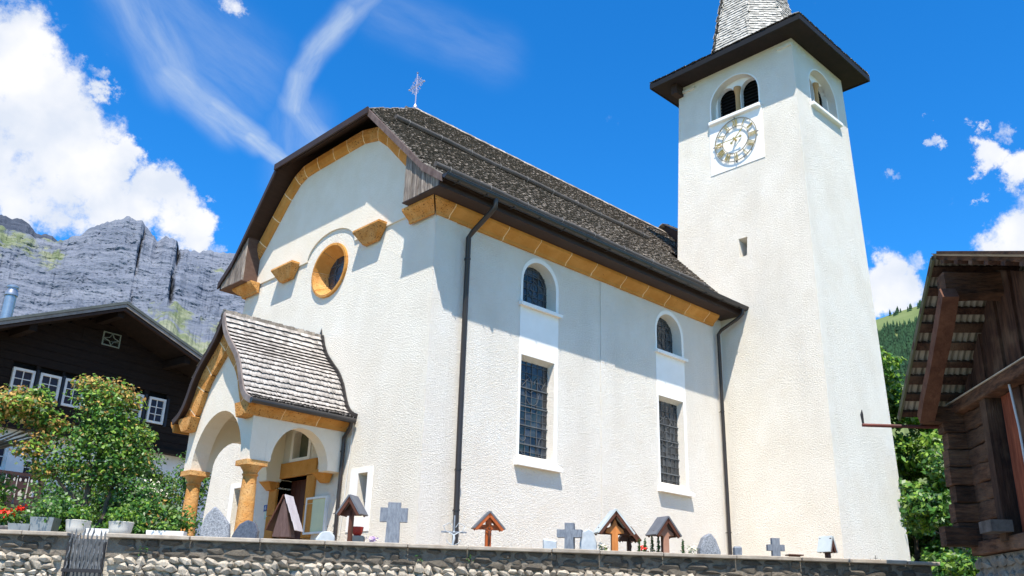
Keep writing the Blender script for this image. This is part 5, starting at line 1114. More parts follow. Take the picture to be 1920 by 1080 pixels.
# planters stand on the broad wall head
b = MB(); b.box(Fr(WN*12.0, WT, (0, 0, 1)), -9, 1.0, 2.12, 2.399, -.32, .13); tag(b.build('bed_edge', M_coping, None, base=tuple(WN*12+WT*-3)), kind='structure')
pot('round cream pot with cut bowl shape, left of the two round pots', 4.22, 12.38, bowl, M_pot, (.26, (.17, .17, .12), 420, GL))
pot('round cream pot standing right of the white trough', 4.63, 12.03, bowl, M_pot, (.26, (.18, .18, .12), 420, GL))
pot('tall square galvanised planter box right of the lower metal planter', 3.93, 12.73, None, mat('dull_galvanised', (.33, .35, .36), (.22, .235, .25), rough=.45, metal=.5, scale=5), (.30, (.2, .2, .14), 420, GD), sq=(.25, .2, .22, 1.2))
pot('low square galvanised planter box beside the red geraniums', 3.72, 12.90, None, MATS['dull_galvanised'], (.2, (.16, .16, .1), 200, GD), sq=(.24, .2, .13, 1.15))
pot('long white planter trough between the round pots', 4.42, 12.24, None, M_white, None, sq=(.34, .16, .10, 1.05), name='planter_trough')
pot('long white planter trough left of the porch column', 5.08, 11.65, None, M_white, (.14, (.2, .1, .06), 160, GL), sq=(.46, .16, .10, 1.03), name='planter_trough')
t = pot('dark shallow bowl of red geraniums at the left edge', 3.52, 13.08, [(.12, 0), (.16, .03), (.17, .09), (.15, .1), (.01, .08)], mat('dark_clay', (.10, .085, .085), (.3, .28, .27), scale=8), (.2, (.24, .2, .12), 520, GL))
leaf_obj('blossom', t, [((3.50, 13.02, 2.66), (.17, .14, .06), 70, [1]), ((3.68, 12.96, 2.72), (.07, .06, .05), 40, [1])], .026, [M_flower_r], 77, t.location, aspect=.8)
# young conifers beside the dark roofed cross
for i, (dx, h) in enumerate(((-.33, .47), (-.25, .48), (-.155, .58), (-.07, .56), (.015, .50), (.26, .49))):
    x, y = 10.04+dx*.757+.02, 7.46-dx*.653+.02
    t = thing('young_conifer', 'slim young conifer, %s beside the dark roofed grave cross' % ('leftmost', 'second from left', 'third and tallest', 'fourth from left', 'fifth, closest to the post,', 'the only one on the right side')[i], 'conifer', (x, y, ZG), 'young conifers on the grave')
    cl = [((x, y, ZG+h*(.15+.8*k/7)), (.055*(1-k/8.5), .055*(1-k/8.5), .045), 60, [1]) for k in range(8)]; leaf_obj('foliage', t, cl, .018, [M_leaf_d], 90+i, t.location, aspect=.3)
    b = MB(); b.tube([V((x, y, ZG)), V((x, y, ZG+h*.95))], .006, 5); b.build('stem', M_bark, t)

for lab, x, y, mt, n_ in (('small clump of white grave flowers beside the white marble headstone', 9.40, 7.98, M_flower_w, 60), ('small clump of red grave flowers below the dark red crucifix', 9.88, 7.68, M_flower_r, 46), ('small clump of violet grave flowers left of the broad grey cross', 7.12, 9.98, M_flower_v, 50), ('small clump of white grave flowers beside the cone shaped gravestone', 10.33, 7.22, M_flower_w, 50)):
    t = thing('grave_flowers', lab, 'flowers', (x, y, ZG)); leaf_obj('foliage', t, [((x, y, ZG+.22), (.08, .08, .17), 160, GL)], .018, LM, int(x*77), t.location); leaf_obj('blossom', t, [((x, y, ZG+.38), (.08, .08, .045), n_, [1])], .016, [mt], int(x*99), t.location, aspect=.8)
# ================================================================ chalet on the left
NC = V((-.13571557, .99074784, 0)); FCh = Fr(NC*31.777, (.99074784, .13571557, 0), (0, 0, 1))
ch = thing('chalet', 'dark timber chalet with white ground floor and white framed windows', 'chalet', tuple(FCh.p(15.5, 2.1, -4)))
U0, U1 = 8.6, 21.2; RU, RZc = 15.29, 11.86
def rl(U): return RZc-(.361*(U-RU) if U > RU else .438*(RU-U))
wins = [(12.66, 13.40), (13.58, 14.32), (14.46, 15.20), (16.05, 16.62), (16.80, 17.50), (17.74, 18.44)]
b = MB(); low = [rect(12.55, 13.25, 5.72, 6.60), rect(13.80, 14.45, 5.62, 6.2), rect(17.82, 18.42, 5.9, 6.66), rect(10.6, 11.4, 5.6, 6.6)]
b.wall(FCh.at(0, 0, -.35), [(U0, 2.0), (U1, 2.0), (U1, 7.35), (U0, 7.35)], [(h, .18, 1) for h in low], 9); b.build('ground_floor_wall', mat('cool_white_wall', (.74, .75, .76), (.66, .67, .69), rough=.9, scale=1.5), ch)
fw = Fr(FCh.p(0, 0, 0), FCh.u, FCh.v, FCh.n); zb = 7.22
nlog = 12
gz = lambda U: rl(U)-.30
# timber wall: one part per beam course
z = zb
while z < 11.5:
    h = .30; z1 = z+h
    # span limited by the gable
    ua = U0 if gz(U0) > z+.05 else RU-(RZc-.30-z)/.438; ub = U1 if gz(U1) > z+.05 else RU+(RZc-.30-z)/.361
    segs = [(ua, ub)]
    for (w0, w1) in wins:
        if z1 > 8.12 and z < 9.12:
            segs = [s_ for sg in segs for s_ in ([(sg[0], w0-.02), (w1+.02, sg[1])] if sg[0] < w0 and sg[1] > w1 else [sg])]
    b = MB()
    for (s0, s1) in segs:
        if s1 > s0: b = MB(); b.box(fw, s0, s1, z+.008, z1-.008, -.14, 0); b.build('timber_beam', M_darkwood, ch)
    z = z1
b = MB(); b.prism(fw.at(0, 0, -9), [(U0, 7.25), (U1, 7.25), (U1, gz(U1)), (RU, RZc-.3), (U0, gz(U0))], 0, 8.84); b.build('upper_floor_core', M_dark, ch)
def casement(u0, u1, z0, z1, nx=2, ny=3, open_=False, c=0, mw=M_white, name='window'):
    w = bpy.data.objects.new(name, None); link(w); w.parent = ch; f = fw.at(0, 0, c); t = .085
    b = MB(); b.prism(f, rect(u0, u1, z0, z0+t), -.04, .06); b.prism(f, rect(u0, u1, z1-t, z1), -.04, .06); b.prism(f, rect(u0, u0+t, z0+t, z1-t), -.04, .06); b.prism(f, rect(u1-t, u1, z0+t, z1-t), -.04, .06)
    for i in range(1, nx): x = u0+t+(u1-u0-2*t)*i/nx; b.box(f, x-.014, x+.014, z0+t, z1-t, -.01, .022)
    for j in range(1, ny): y = z0+t+(z1-z0-2*t)*j/ny; b.box(f, u0+t, u1-t, y-.014, y+.014, -.012, .02)
    b.build('frame', mw, w)
    b = MB(); b.box(f, u0+t, u1-t, z0+t, z1-t, -.03, -.015); b.build('glass_pane', mat('dark_window_glass', (.012, .016, .028), (.03, .04, .07), rough=.12, scale=.8), w)
    return w
for i, (w0, w1) in enumerate(wins): 
    casement(w0, w1, 8.12, 9.10, nx=2, ny=3)
    b = MB(); b.box(fw, w1+.03, w1+.12, 8.05, 9.15, .0, .10); b.build('shutter_post', mat('dark_blue_timber', (.022, .03, .045), rough=.8), ch)
for (q0, q1, z0, z1) in ((12.55, 13.25, 5.72, 6.60), (13.80, 14.45, 5.62, 6.2), (17.82, 18.42, 5.9, 6.66), (10.6, 11.4, 5.6, 6.6)): casement(q0, q1, z0, z1, 2, 2, c=-.48, mw=M_white if q0 < 17 else mat('buff_surround', (.45, .36, .27)))
b = MB(); b.wall(fw.at(0, 0, .03), rect(15.50, 16.20, 10.62, 11.14), [(rect(15.55, 16.15, 10.66, 11.10), .02, 1)], .03)
for (p, q) in (((15.85, 10.66), (15.55, 10.88)), ((15.55, 10.88), (15.85, 11.10)), ((15.85, 11.10), (16.15, 10.88)), ((16.15, 10.88), (15.85, 10.66))): 
    m = V(((p[0]+q[0])/2*.6+15.85*.4, (p[1]+q[1])/2*.6+10.88*.4)); b.tube([fw.p(*p, .03), fw.p(m.x, m.y, .03), fw.p(*q, .03)], .018, 4)
b.build('ornamental_lattice', mat('pale_green_lattice', (.22, .27, .24)), ch)
b = MB(); b.box(fw, 14.75, 15.25, 10.62, 11.08, .002, .02); b.build('gable_hatch', M_darkwood, ch)
# roof
rc = bpy.data.objects.new('roof', None); link(rc); rc.parent = ch
def rpl(ua, ub, off0, off1, c0, c1, name, m):
    b = MB(); b.prism(fw.at(0, 0, c0), [(ua, rl(ua)+off0), (RU, rl(RU)+off0), (ub, rl(ub)+off0), (ub, rl(ub)+off1), (RU, rl(RU)+off1), (ua, rl(ua)+off1)], 0, c1-c0); return b.build(name, m, rc)
rpl(7.6, 22.4, -.22, -.06, -9.5, 1.72, 'roof_boarding', M_darkwood); rpl(7.55, 22.45, -.058, .04, -9.5, 1.80, 'roof_sheet', mat('grey_green_roof_sheet', (.075, .085, .08), (.11, .12, .11), rough=.6))
rpl(7.6, 22.4, -.18, -.07, 1.722, 1.765, 'verge_board', mat('pale_verge', (.20, .17, .15), (.30, .27, .25), rough=.7)); rpl(7.6, 22.4, -.30, -.20, 1.60, 1.72, 'barge_rafter', M_soffit)
for U_ in (9.5, 12.4, 15.29, 18.2, 20.6):
    b = MB(); b.box(fw, U_-.12, U_+.12, rl(U_)-.52, rl(U_)-.24, -.1, 1.5); b.build('purlin', M_darkwood, ch)
b = MB(); b.box(fw, U0, U1, 7.08, 7.22, -.3, .12); b.build('floor_beam', M_darkwood, ch)
chm = bpy.data.objects.new('flue_pipe', None); link(chm); chm.parent = ch
b = MB(); b.lathe(Fr(fw.p(13.2, 11.0, -3), (1, 0, 0), (0, 1, 0)), [(.20, 0), (.20, 1.38), (.17, 1.39), (.17, 1.42), (.235, 1.43), (.235, 1.52), (.17, 1.66), (.17, 1.72), (.21, 1.73), (.21, 1.80), (.12, 1.86)], 16); b.build('pipe_section', M_zinc, chm, angle=30)
# balcony with cut hearts
bal = bpy.data.objects.new('balcony', None); link(bal); bal.parent = ch; fb = fw.at(0, 0, 1.2)
hole = lambda cx_, cz_, r: [(cx_+r*.8*math.cos(t), cz_+r*1.1*math.sin(t)) for t in [i*math.pi/4 for i in range(8)]]
M_bal = mat('carved_balcony_board', (.045, .022, .022), (.075, .042, .04), rough=.8, obj=.2)
for k in range(8):
    u = 10.9+.36*k+.02; pts = [(u+.03, 4.52), (u+.32, 4.52), (u+.335, 5.40), (u+.01, 5.40)]
    b = MB(); b.wall(fb, pts, [(hole(u+.09, 5.28, .055), .03, 1), (hole(u+.26, 5.28, .055), .03, 1), ([(u+.10, 4.78), (u+.24, 4.78), (u+.25, 4.88), (u+.17, 4.98), (u+.09, 4.88)], .03, 1)], .03); b.build('board', M_bal, bal)
for nm, q in (('rail', (10.6, 14.05, 5.41, 5.50, -.06, .06)), ('edge_beam', (10.6, 14.0, 4.36, 4.50, -.10, .05)), ('floor_slab', (10.6, 14.0, 4.32, 4.44, -1.6, -.105)), ('corner_post', (13.80, 13.92, 4.505, 5.405, -.07, .05))):
    b = MB(); b.box(fb, *q); b.build(nm, M_bal, bal)
b = MB(); b.box(fb, 10.7, 13.75, 4.45, 5.4, -.35, -.30); b.build('white_backing', M_white, bal)
# ================================================================ barn at right
FB = Fr((11.33, 3.96, 0), (-.76142812, -.64824935, 0), (0, 0, 1))
barn = thing('log_barn', 'old brown log barn with corrugated iron roof at the right edge', 'barn', (11.3, 3.9, 0))
def lump_box(fr, a0, a1, b0, b1, c0, c1, seed, j=.012):
    r = random.Random(seed); b = MB(); n = 5; vs = []
    for i in range(n+1):
        a = a0+(a1-a0)*i/n
        jb0, jb1, jc = r.uniform(-j, j), r.uniform(-j, j), r.uniform(-j, j); ch_ = min(b1-b0, .2)*.07
        for bb, cc in ((b0+jb0, c0), (b1+jb1, c0), (b1+jb1, c1-ch_+jc), (b1-ch_+jb1, c1+jc), (b0+ch_+jb0, c1+jc), (b0+jb0, c1-ch_+jc)): vs.append(fr.p(a, bb, cc))
    b.add(vs, [(i*6+k, i*6+(k+1) % 6, (i+1)*6+(k+1) % 6, (i+1)*6+k) for i in range(n) for k in range(6)]+[(5, 4, 3, 2, 1, 0), tuple(n*6+k for k in range(6))]); return b
z = 2.56; k = 0
M_end = mat('shaded_log_end', (.045, .027, .018), (.10, .06, .04), rough=.9, scale=9, bump=(18, .7, .01), obj=.25)
while z < 4.0:
    h = (.205, .22, .20, .215, .21, .20, .22)[k % 7]
    lump_box(FB, .16, .84, z+.004, z+h-.004, -.16, .0, 200+k).build('log', M_barn, barn)
    lump_box(FB, 2.25, 3.6, z+.004, z+h-.004, -.16, .0, 230+k).build('log', M_barn, barn)
    b = MB(); e = .23+.02*math.sin(k*2.3); fr = Fr(FB.p(0, z+h/2, 0), FB.n, FB.v, FB.u*1); 
    lump_box(Fr(FB.p(.0, 0, -.2), FB.n, FB.v, FB.u), .0, e+.2, z+.005, z+h-.005, -.03, .155, 260+k, .006).build('cross_log', M_barn, barn)
    z += h; k += 1
lump_box(Fr(FB.p(0, 0, -.2), FB.n, FB.v, FB.u), 0, .60, 2.50, 2.72, .0, .19, 290, .006).build('sill_log', M_barn, barn)
lump_box(FB, -.02, 3.7, 2.40, 2.55, -.2, .05, 291).build('sill_beam', M_barn, barn)
b = MB(); b.box(FB, .02, 3.6, 2.3, 4.3, -3.4, -.17); b.build('inner_core', M_dark, barn)
# door
lump_box(Fr(FB.p(.86, 0, 0), FB.v, FB.u), 2.55, 4.03, .0, .12, -.06, -.0, 300).build('door_post', M_barn_v, barn)
b = MB(); b.box(FB, .84, .99, 2.5, 4.05, -.12, .075); b.build('door_post', M_barn_v, barn)
for i in range(5):
    b = MB(); a0 = 1.08+.17*i; b.box(FB, a0+.004, a0+.166, 2.5, 4.02, -.10+.008*(i % 2), -.06+.01*(i % 3)); b.build('door_board', M_barn_red if i in (0, 1) else M_barn_v, barn)
b = MB(); b.box(FB, .99, 1.07, 2.5, 4.02, -.12, -.09); b.build('door_gap', M_dark, barn)
b = MB(); b.tube([FB.p(1.60, 4.05, .06), FB.p(1.64, 3.55, .05), FB.p(1.66, 2.4, .05)], .012, 6); b.build('conduit', mat('pale_conduit', (.5, .52, .55), rough=.5), barn)
b = MB(); b.box(FB, .80, 1.12, 2.58, 2.70, .04, .26); b.build('threshold_block', mat('grey_weathered_beam', (.07, .06, .055), (.14, .125, .115), rough=.9, scale=8, bump=(20, .6, .01)), barn)
# tie beam with pale edge
lump_box(FB, -.02, 3.6, 4.035, 4.17, -.10, .11, 310, .006).build('tie_beam', M_barn, barn)
b = MB(); b.box(FB, -.02, 3.6, 4.171, 4.182, -.05, .125); b.build('pale_strip', mat('pale_strip', (.55, .50, .42), (.4, .35, .28)), barn)
# gable planks
VZ, VU, EU, EZb = 5.46, 1.58, -.17, 4.04; s1, s2 = (VZ-EZb)/(VU-EU), .415
def rz(U): return VZ-(VU-U)*s1 if U < VU else VZ-(U-VU)*s2
i = 0; U = .0
while U < 3.5:
    w = (.22, .27, .19, .25)[i % 4]; top0, top1 = rz(U)-.13, rz(U+w)-.13; cc = .03*(i % 2)
    if min(top0, top1) > 4.2:
        b = MB(); b.prism(FB.at(0, 0, -.06+cc), [(U+.004, 4.185), (U+w-.004, 4.185), (U+w-.004, top1), (U+.004, top0)], 0, .035); b.build('gable_plank', M_barn_v, barn)
    U += w; i += 1
# roof: sheets, battens, purlins, rafter
rb = bpy.data.objects.new('roof', None); link(rb); rb.parent = barn; OV = .65
def corr(fr, L, c0, c1, m, name, amp=.011, per=.076, th=.004):
    b = MB(); n = int((c1-c0)/per*6); vs = []
    for i in range(n+1):
        c = c0+(c1-c0)*i/n; o = amp*math.sin(2*math.pi*(c-c0)/per)
        for t in (0, -th): vs += [fr.p(0, c, o+t), fr.p(L, c, o+t)]
    b.add(vs, [(i*4, i*4+1, i*4+5, i*4+4) for i in range(n)]+[(i*4+2, i*4+6, i*4+7, i*4+3) for i in range(n)]+[(i*4, i*4+4, i*4+6, i*4+2) for i in range(n)]+[(i*4+1, i*4+3, i*4+7, i*4+5) for i in range(n)]); return b.build(name, m, rb)
L1 = math.hypot(VU-EU, VZ-EZb)
for kk, (c0, c1) in enumerate(((-3.4, -2.5), (-2.52, -1.6), (-1.62, -.7), (-.72, .12), (.10, OV))):
    f1 = Fr(FB.p(EU, EZb+.03+.004*kk), (FB.u*(VU-EU)+FB.v*(VZ-EZb)), FB.n); corr(f1, L1, c0, c1, M_tin, 'roof_sheet')
    f2 = Fr(FB.p(4.3, rz(4.3)+.045+.004*kk), (FB.u*(VU-4.3)+FB.v*(VZ-rz(4.3))), FB.n); corr(f2, math.hypot(4.3-VU, VZ-rz(4.3)), c0, c1, M_rust if kk == 2 else M_tin, 'roof_sheet')
for k in range(9):
    f = (k+.15)/9; Uq, zq = EU+(VU-EU)*f, EZb+(VZ-EZb)*f; fr = Fr(FB.p(Uq, zq-.012), (FB.u*(VU-EU)+FB.v*(VZ-EZb)), FB.n)
    b = MB(); b.box(fr, 0, .085+.02*(k % 3), -.3, OV-.02*(k % 2), -.045, -.0, ); b.build('batten', M_barn_v, rb)
for k in range(8):
    f = (k+.2)/8; Uq = 4.3+(VU-4.3)*f; fr = Fr(FB.p(Uq, rz(Uq)), (FB.u*(VU-4.3)+FB.v*(VZ-rz(4.3))), FB.n); b = MB(); b.box(fr, 0, .09, -.3, OV-.02, -.04, .0); b.build('batten', M_barn_v, rb)
lump_box(Fr(FB.p(0, 0, -.3), FB.n, FB.v, FB.u), 0, .3+.60, 5.00, 5.26, 1.50, 1.72, 320, .006).build('ridge_purlin', M_barn, rb)
lump_box(Fr(FB.p(0, 0, -.3), FB.n, FB.v, FB.u), 0, .3+.45, 3.92, 4.12, -.02, .17, 321, .006).build('eave_purlin', M_barn, rb)
p0, p1 = FB.p(1.80, 4.99, .60), FB.p(.10, 3.98, .42); d = (p1-p0); fr = Fr(p0, d, FB.n); lump_box(fr, 0, d.length, -.085, .085, -.07, .07, 322, .008).build('flying_rafter', mat('reddish_rafter', (.085, .034, .02), (.15, .068, .042), rough=.85, scale=3, stretch=(2, 2, 2), bump=(9, .7, .02)), rb)
f2 = Fr(FB.p(VU-.05, VZ-.05, OV-.10), (FB.u*2.6-FB.v*2.6*s2), FB.n); lump_box(f2, 0, 2.7, -.06, .04, -.16, -.06, 323, .008).build('near_rafter', M_barn, rb)
b = MB(); fv = Fr(FB.p(EU, EZb, OV), (FB.u*(VU-EU)+FB.v*(VZ-EZb)), FB.n); b.box(fv, -.02, L1, -.025, .0, -.05, .018); b.build('verge_lath', mat('mossy_lath', (.10, .11, .05), (.14, .12, .08)), rb)
b = MB(); b.prism(FB, [(-.12, 0), (3.7, 0), (3.7, 2.395), (-.10, 2.395)], -3.4, -.03); b.build('stone_footing', M_drystone, barn)
rr = random.Random(4)
for k in range(26):
    b = MB(); b.rock(Fr(FB.p(-.02+.21*(k % 9)+rr.uniform(-.04, .04), 2.31-.15*(k//9), -.02), FB.u, FB.v, FB.n), .115, .075, .05, 400+k, 13); b.build('footing_stone', M_drystone, barn)
# iron bar between the barn and the tower
bar = thing('iron_bar', 'red brown iron bar reaching from the barn corner towards the tower', 'bar', (11.23, 4.08, 3.9)); b = MB()
b.tube([V((11.35, 3.95, 3.90)), V((11.0, 4.35, 3.905)), V((10.59, 4.83, 3.92))], .022, 8); b.build('bar', mat('red_oxide_iron', (.16, .035, .025), (.035, .02, .02), rough=.6, scale=2), bar); b = MB(); b.tube([V((10.60, 4.82, 3.92)), V((10.595, 4.825, 4.05)), V((10.60, 4.82, 4.11))], [.012, .018, .004], 6); b.build('spike', M_iron, bar)
# ================================================================ trees between tower and barn
def broadleaf(label, x, y, z0, H, crowns, n, size, seed, wt, group='trees between tower and barn'):
    t = thing('broadleaf_tree', label, 'tree', (x, y, z0), group); cl = []; r = random.Random(seed)
    for (dx, dy, z, rx, rz_) in crowns:
        k = max(4, int(rx*4)); 
        for i in range(k):
            a = r.uniform(0, 6.28); q = r.random()**.5; ez = r.uniform(-1, 1)
            cl.append(((x+dx+rx*.75*q*math.cos(a), y+dy+rx*.75*q*math.sin(a), z0+z+rz_*.75*ez), (rx*.42, rx*.42, rz_*.36), int(n/len(crowns)/k), wt))
    leaf_obj('crown', t, cl, size, LM, seed, t.location); b = MB(); limb(b, (x, y, z0-.1), (x+.1, y, z0+H*.8), .16, .03, seed)
    sc_ = H/9
    for i in range(7): a = r.uniform(0, 6.28); z = z0+H*(.25+.06*i); limb(b, (x, y, z), (x+1.1*sc_*math.cos(a), y+1.1*sc_*math.sin(a), z+.8*sc_), .05*sc_, .012*sc_, seed+i)
    b.build('trunk', M_bark, t, angle=60); return t
GR = [.38, .04, .46, 0, .12]; GDk = [.40, .55, .04, 0, .01]
broadleaf('light green leafy tree rising beside the tower edge', 24.4, 10.5, 0, 9, [(0, 0, 7.5, 1.5, 1.4), (.3, 0, 5.6, 1.7, 1.4)], 16000, .085, 301, GR)
broadleaf('bright green tree under the barn eaves', 25.2, 9.2, 0, 8.5, [(0, 0, 6.9, 1.6, 1.5), (.2, .1, 5.0, 1.8, 1.5)], 16000, .085, 302, GR)
broadleaf('dark shaded tree low between tower and barn', 23.6, 9.7, 0, 6, [(0, 0, 4.3, 1.5, 1.3), (0, 0, 2.4, 1.7, 1.6)], 13000, .075, 303, [.5, .35, .13, 0, .02])
broadleaf('mid green tree directly behind the barn corner', 23.0, 8.2, 0, 6, [(0, 0, 5.0, 1.3, 1.1), (0, 0, 3.0, 1.5, 1.5)], 13000, .07, 304, [.45, .2, .3, 0, .05])
broadleaf('leafy sapling beside the right wall end', 17.2, 6.5, 0, 4, [(0, 0, 3.4, .9, .8), (0, 0, 2.0, 1.0, .9)], 9000, .055, 305, [.5, .3, .17, 0, .03])
broadleaf('low bright bush at the barn footing', 15.4, 5.4, 0, 3, [(0, 0, 2.3, .5, .5), (0, 0, 1.5, .7, .7), (0, 0, .8, .7, .7)], 8000, .045, 306, GR)
broadleaf('sunny yellow green tree filling the gap beside the tower', 25.0, 9.55, 0, 7, [(0, 0, 6.0, 1.1, 1.0), (.1, 0, 4.4, 1.2, 1.1)], 15000, .065, 308, GR)
broadleaf('tall green tree behind the barn', 27.5, 6.5, 0, 8, [(0, 0, 6.5, 2.2, 2.2), (0, 0, 3.2, 2.4, 2.2)], 9000, .11, 307, GR)
# ================================================================ mountains
def lerp_tab(tab, x):
    if x <= tab[0][0]: return tab[0][1]
    for (x0, y0), (x1, y1) in zip(tab, tab[1:]):
        if x <= x1: return y0+(y1-y0)*(x-x0)/(x1-x0)
    return tab[-1][1]
def rock_mat(name, c1, c2, grass):
    m = bpy.data.materials.new(name); m.use_nodes = True; nt = m.node_tree; ns = nt.nodes; L = nt.links; p = ns['Principled BSDF']; p.inputs['Roughness'].default_value = .95; p.inputs['Specular IOR Level'].default_value = .1
    t = ns.new('ShaderNodeTexCoord')
    def nz(scale, vec=None, det=8, st=None):
        n = ns.new('ShaderNodeTexNoise'); n.inputs['Scale'].default_value = scale; n.inputs['Detail'].default_value = det; n.inputs['Roughness'].default_value = .68
        v = t.outputs['Object']
        if st: mp = ns.new('ShaderNodeMapping'); L.new(v, mp.inputs[0]); mp.inputs['Scale'].default_value = st; v = mp.outputs[0]
        L.new(v, n.inputs['Vector']); return n.outputs['Fac']
    def rng_(x, a, b_, c=0, d=1): r = ns.new('ShaderNodeMapRange'); L.new(x, r.inputs[0]); r.inputs[1].default_value = a; r.inputs[2].default_value = b_; r.inputs[3].default_value = c; r.inputs[4].default_value = d; return r.outputs[0]
    def mix(f, a, b_):
        x = ns.new('ShaderNodeMix'); x.data_type = 'RGBA'; L.new(f, x.inputs[0])
        for i, q in ((6, a), (7, b_)):
            if isinstance(q, tuple): x.inputs[i].default_value = (*q, 1)
            else: L.new(q, x.inputs[i])
        return x.outputs[2]
    strata = nz(.012, st=(1, 1, 6)); c = mix(rng_(strata, .38, .62), c1, c2)
    c = mix(rng_(nz(.03, st=(1, 1, .5)), .60, .70, 0, .6), c, tuple(q*.55 for q in c1))
    c = mix(rng_(nz(.055, st=(1, 1, 3.5), det=6), .60, .66, 0, .6), c, tuple(q*.48 for q in c1))
    at = ns.new('ShaderNodeAttribute'); at.attribute_name = 'grass'
    ad = ns.new('ShaderNodeMath'); ad.operation = 'ADD'; L.new(at.outputs['Fac'], ad.inputs[0]); L.new(rng_(nz(.02), .3, .7, -.35, .35), ad.inputs[1])
    c = mix(rng_(ad.outputs[0], .45, .6), c, mix(rng_(nz(.03), .4, .6), grass, (grass[0]*1.9, grass[1]*1.6, grass[2]*2.2)))
    L.new(c, p.inputs['Base Color'])
    nrm = None
    for st, sc, dist in (((1, 1, 5), .03, 14), ((1.6, 1.6, .8), .05, 9), (None, .12, 5)):
        bp = ns.new('ShaderNodeBump'); bp.inputs['Strength'].default_value = .36; bp.inputs['Distance'].default_value = dist; L.new(nz(sc, st=st, det=7), bp.inputs['Height'])
        if nrm: L.new(nrm, bp.inputs['Normal'])
        nrm = bp.outputs[0]
    L.new(nrm, p.inputs['Normal']); return m
M_cliff = rock_mat('limestone_cliff', (.100, .118, .158), (.175, .192, .235), (.115, .145, .075))
M_cliff_d = rock_mat('distant_dark_rock', (.045, .055, .08), (.07, .082, .11), (.06, .08, .05))
def wall_of_rock(name, az0, az1, step, sil, base, d0, depth, nc, nt_, m, gullies=(), gr=None, rough=1.0, foot=500):
    cols = int((az1-az0)/step)+1; vs, fs, ga = [], [], []
    for i in range(cols):
        az = az0+i*step; A_ = R(az); ca, sa = math.cos(A_), math.sin(A_)
        el = lerp_tab(sil, az)+.22*rough*mnoise.fractal(V((az*1.6, 3.1, 0)), .8, 2.1, 6); eb = lerp_tab(base, az)+.35*mnoise.fractal(V((az*.9, 7.7, 0)), .8, 2.1, 4)
        zb_ = d0*math.tan(R(eb)); dt_ = d0+depth; zt = dt_*math.tan(R(el))
        g = 0
        rib = 3*abs(mnoise.fractal(V((az*2.2, 1.3, 0)), .7, 2.2, 5))
        for j in range(nt_):
            f = j/nt_; d = foot+(d0-foot)*f; z = zb_*(f**1.35)+6*mnoise.fractal(V((az*1.2, f*6, 2)), .8, 2.1, 4)*f
            vs.append((d*ca, d*sa, z)); ga.append(.75 if f < .93 else .45)
        for j in range(nc+1):
            f = j/nc; z = zb_+(zt-zb_)*f; s = V((az*1.1, z*.008, .4)); n1 = mnoise.fractal(V((az*1.3, z*.024, 5)), .7, 2.1, 7); n2 = mnoise.fractal(V((az*.45+z*.004, z*.06, 9)), .6, 2.2, 5)
            g = sum(dp*math.exp(-((az-c-.10*mnoise.fractal(V((f*5, c, 1)), .8, 2.1, 4))/w)**2)*(.55+.45*math.sin(f*9+c)) for c, w, dp in gullies); led = abs(((z*.014+az*.35+.4*n1) % 1)-.5)*2
            fade = min(1, f*6)*min(1, (1-f)*10+.12)
            d = d0+depth*(f**1.25)+(rib*.9+g*min(1, f*3)*(1-.3*f)+6*n1+5*n2+5*led)*fade
            vs.append((d*ca, d*sa, z)); ga.append((gr(az, f) if gr else 0))
        d = dt_; vs.append(((d+500)*ca, (d+500)*sa, zt-150)); ga.append(.0)
    n = nt_+nc+2
    fs = [(i*n+j, (i+1)*n+j, (i+1)*n+j+1, i*n+j+1) for i in range(cols-1) for j in range(n-1)]
    me = bpy.data.meshes.new(name); me.from_pydata(vs, [], fs); me.materials.append(m); at = me.attributes.new('grass', 'FLOAT', 'POINT'); at.data.foreach_set('value', ga)
    bm = bmesh.new(); bm.from_mesh(me); bmesh.ops.recalc_face_normals(bm, faces=bm.faces); bm.to_mesh(me); bm.free()
    me.polygons.foreach_set('use_smooth', [False]*len(me.polygons)); o = bpy.data.objects.new(name, me); link(o); return tag(o, kind='structure')
SIL = [(48, 21.0), (58, 20.6), (63.9, 20.8), (65.3, 20.86), (66.96, 20.75), (68.35, 20.55), (68.5, 21.0), (68.84, 21.25), (69.3, 21.25), (69.7, 20.8), (69.95, 21.1), (70.3, 21.35), (70.81, 21.95), (71.2, 21.85), (71.69, 21.95), (72.1, 21.65), (72.7, 21.5), (73.3, 21.15), (73.77, 20.75), (74.2, 20.4), (74.69, 20.0), (75.5, 19.7), (76.7, 19.85), (78.5, 19.95), (82, 20.6), (88, 21.8), (96, 20.5), (110, 21.5), (130, 18)]
BAS = [(48, 15.5), (63, 16.2), (64.8, 15.5), (66, 15.5), (67.3, 16.1), (68.4, 16.9), (69.3, 16.4), (70.5, 15.4), (72, 14.9), (73.8, 14.9), (77, 13.6), (82, 13.5), (130, 12)]
def grs(az, f):
    g = 0
    if az > 74.0: g = .52*min(1, max(0, (f-.45)*4))*min(1, (az-74)*1.2)
    if az < 69.6 and f < .16: g = .55
    if 64 < az < 68.3 and .70 < f < .78: g = .35
    return g
wall_of_rock('mountain', 50, 112, .085, SIL, BAS, 1500, 260, 130, 26, M_cliff, gullies=((70.62, .05, 45), (68.42, .09, 75), (66.2, .5, 20), (74.6, .8, 14)), gr=grs)
SIL2 = [(70, 18), (74.6, 19.2), (75.2, 19.75), (75.54, 19.9), (76.2, 20.0), (76.75, 20.2), (77.1, 20.5), (77.5, 20.62), (78.51, 20.45), (80, 20.2), (84, 19.5), (95, 18)]
wall_of_rock('far_mountain', 72, 100, .12, SIL2, [(70, 17), (100, 17)], 2700, 200, 40, 4, M_cliff_d, foot=2500)
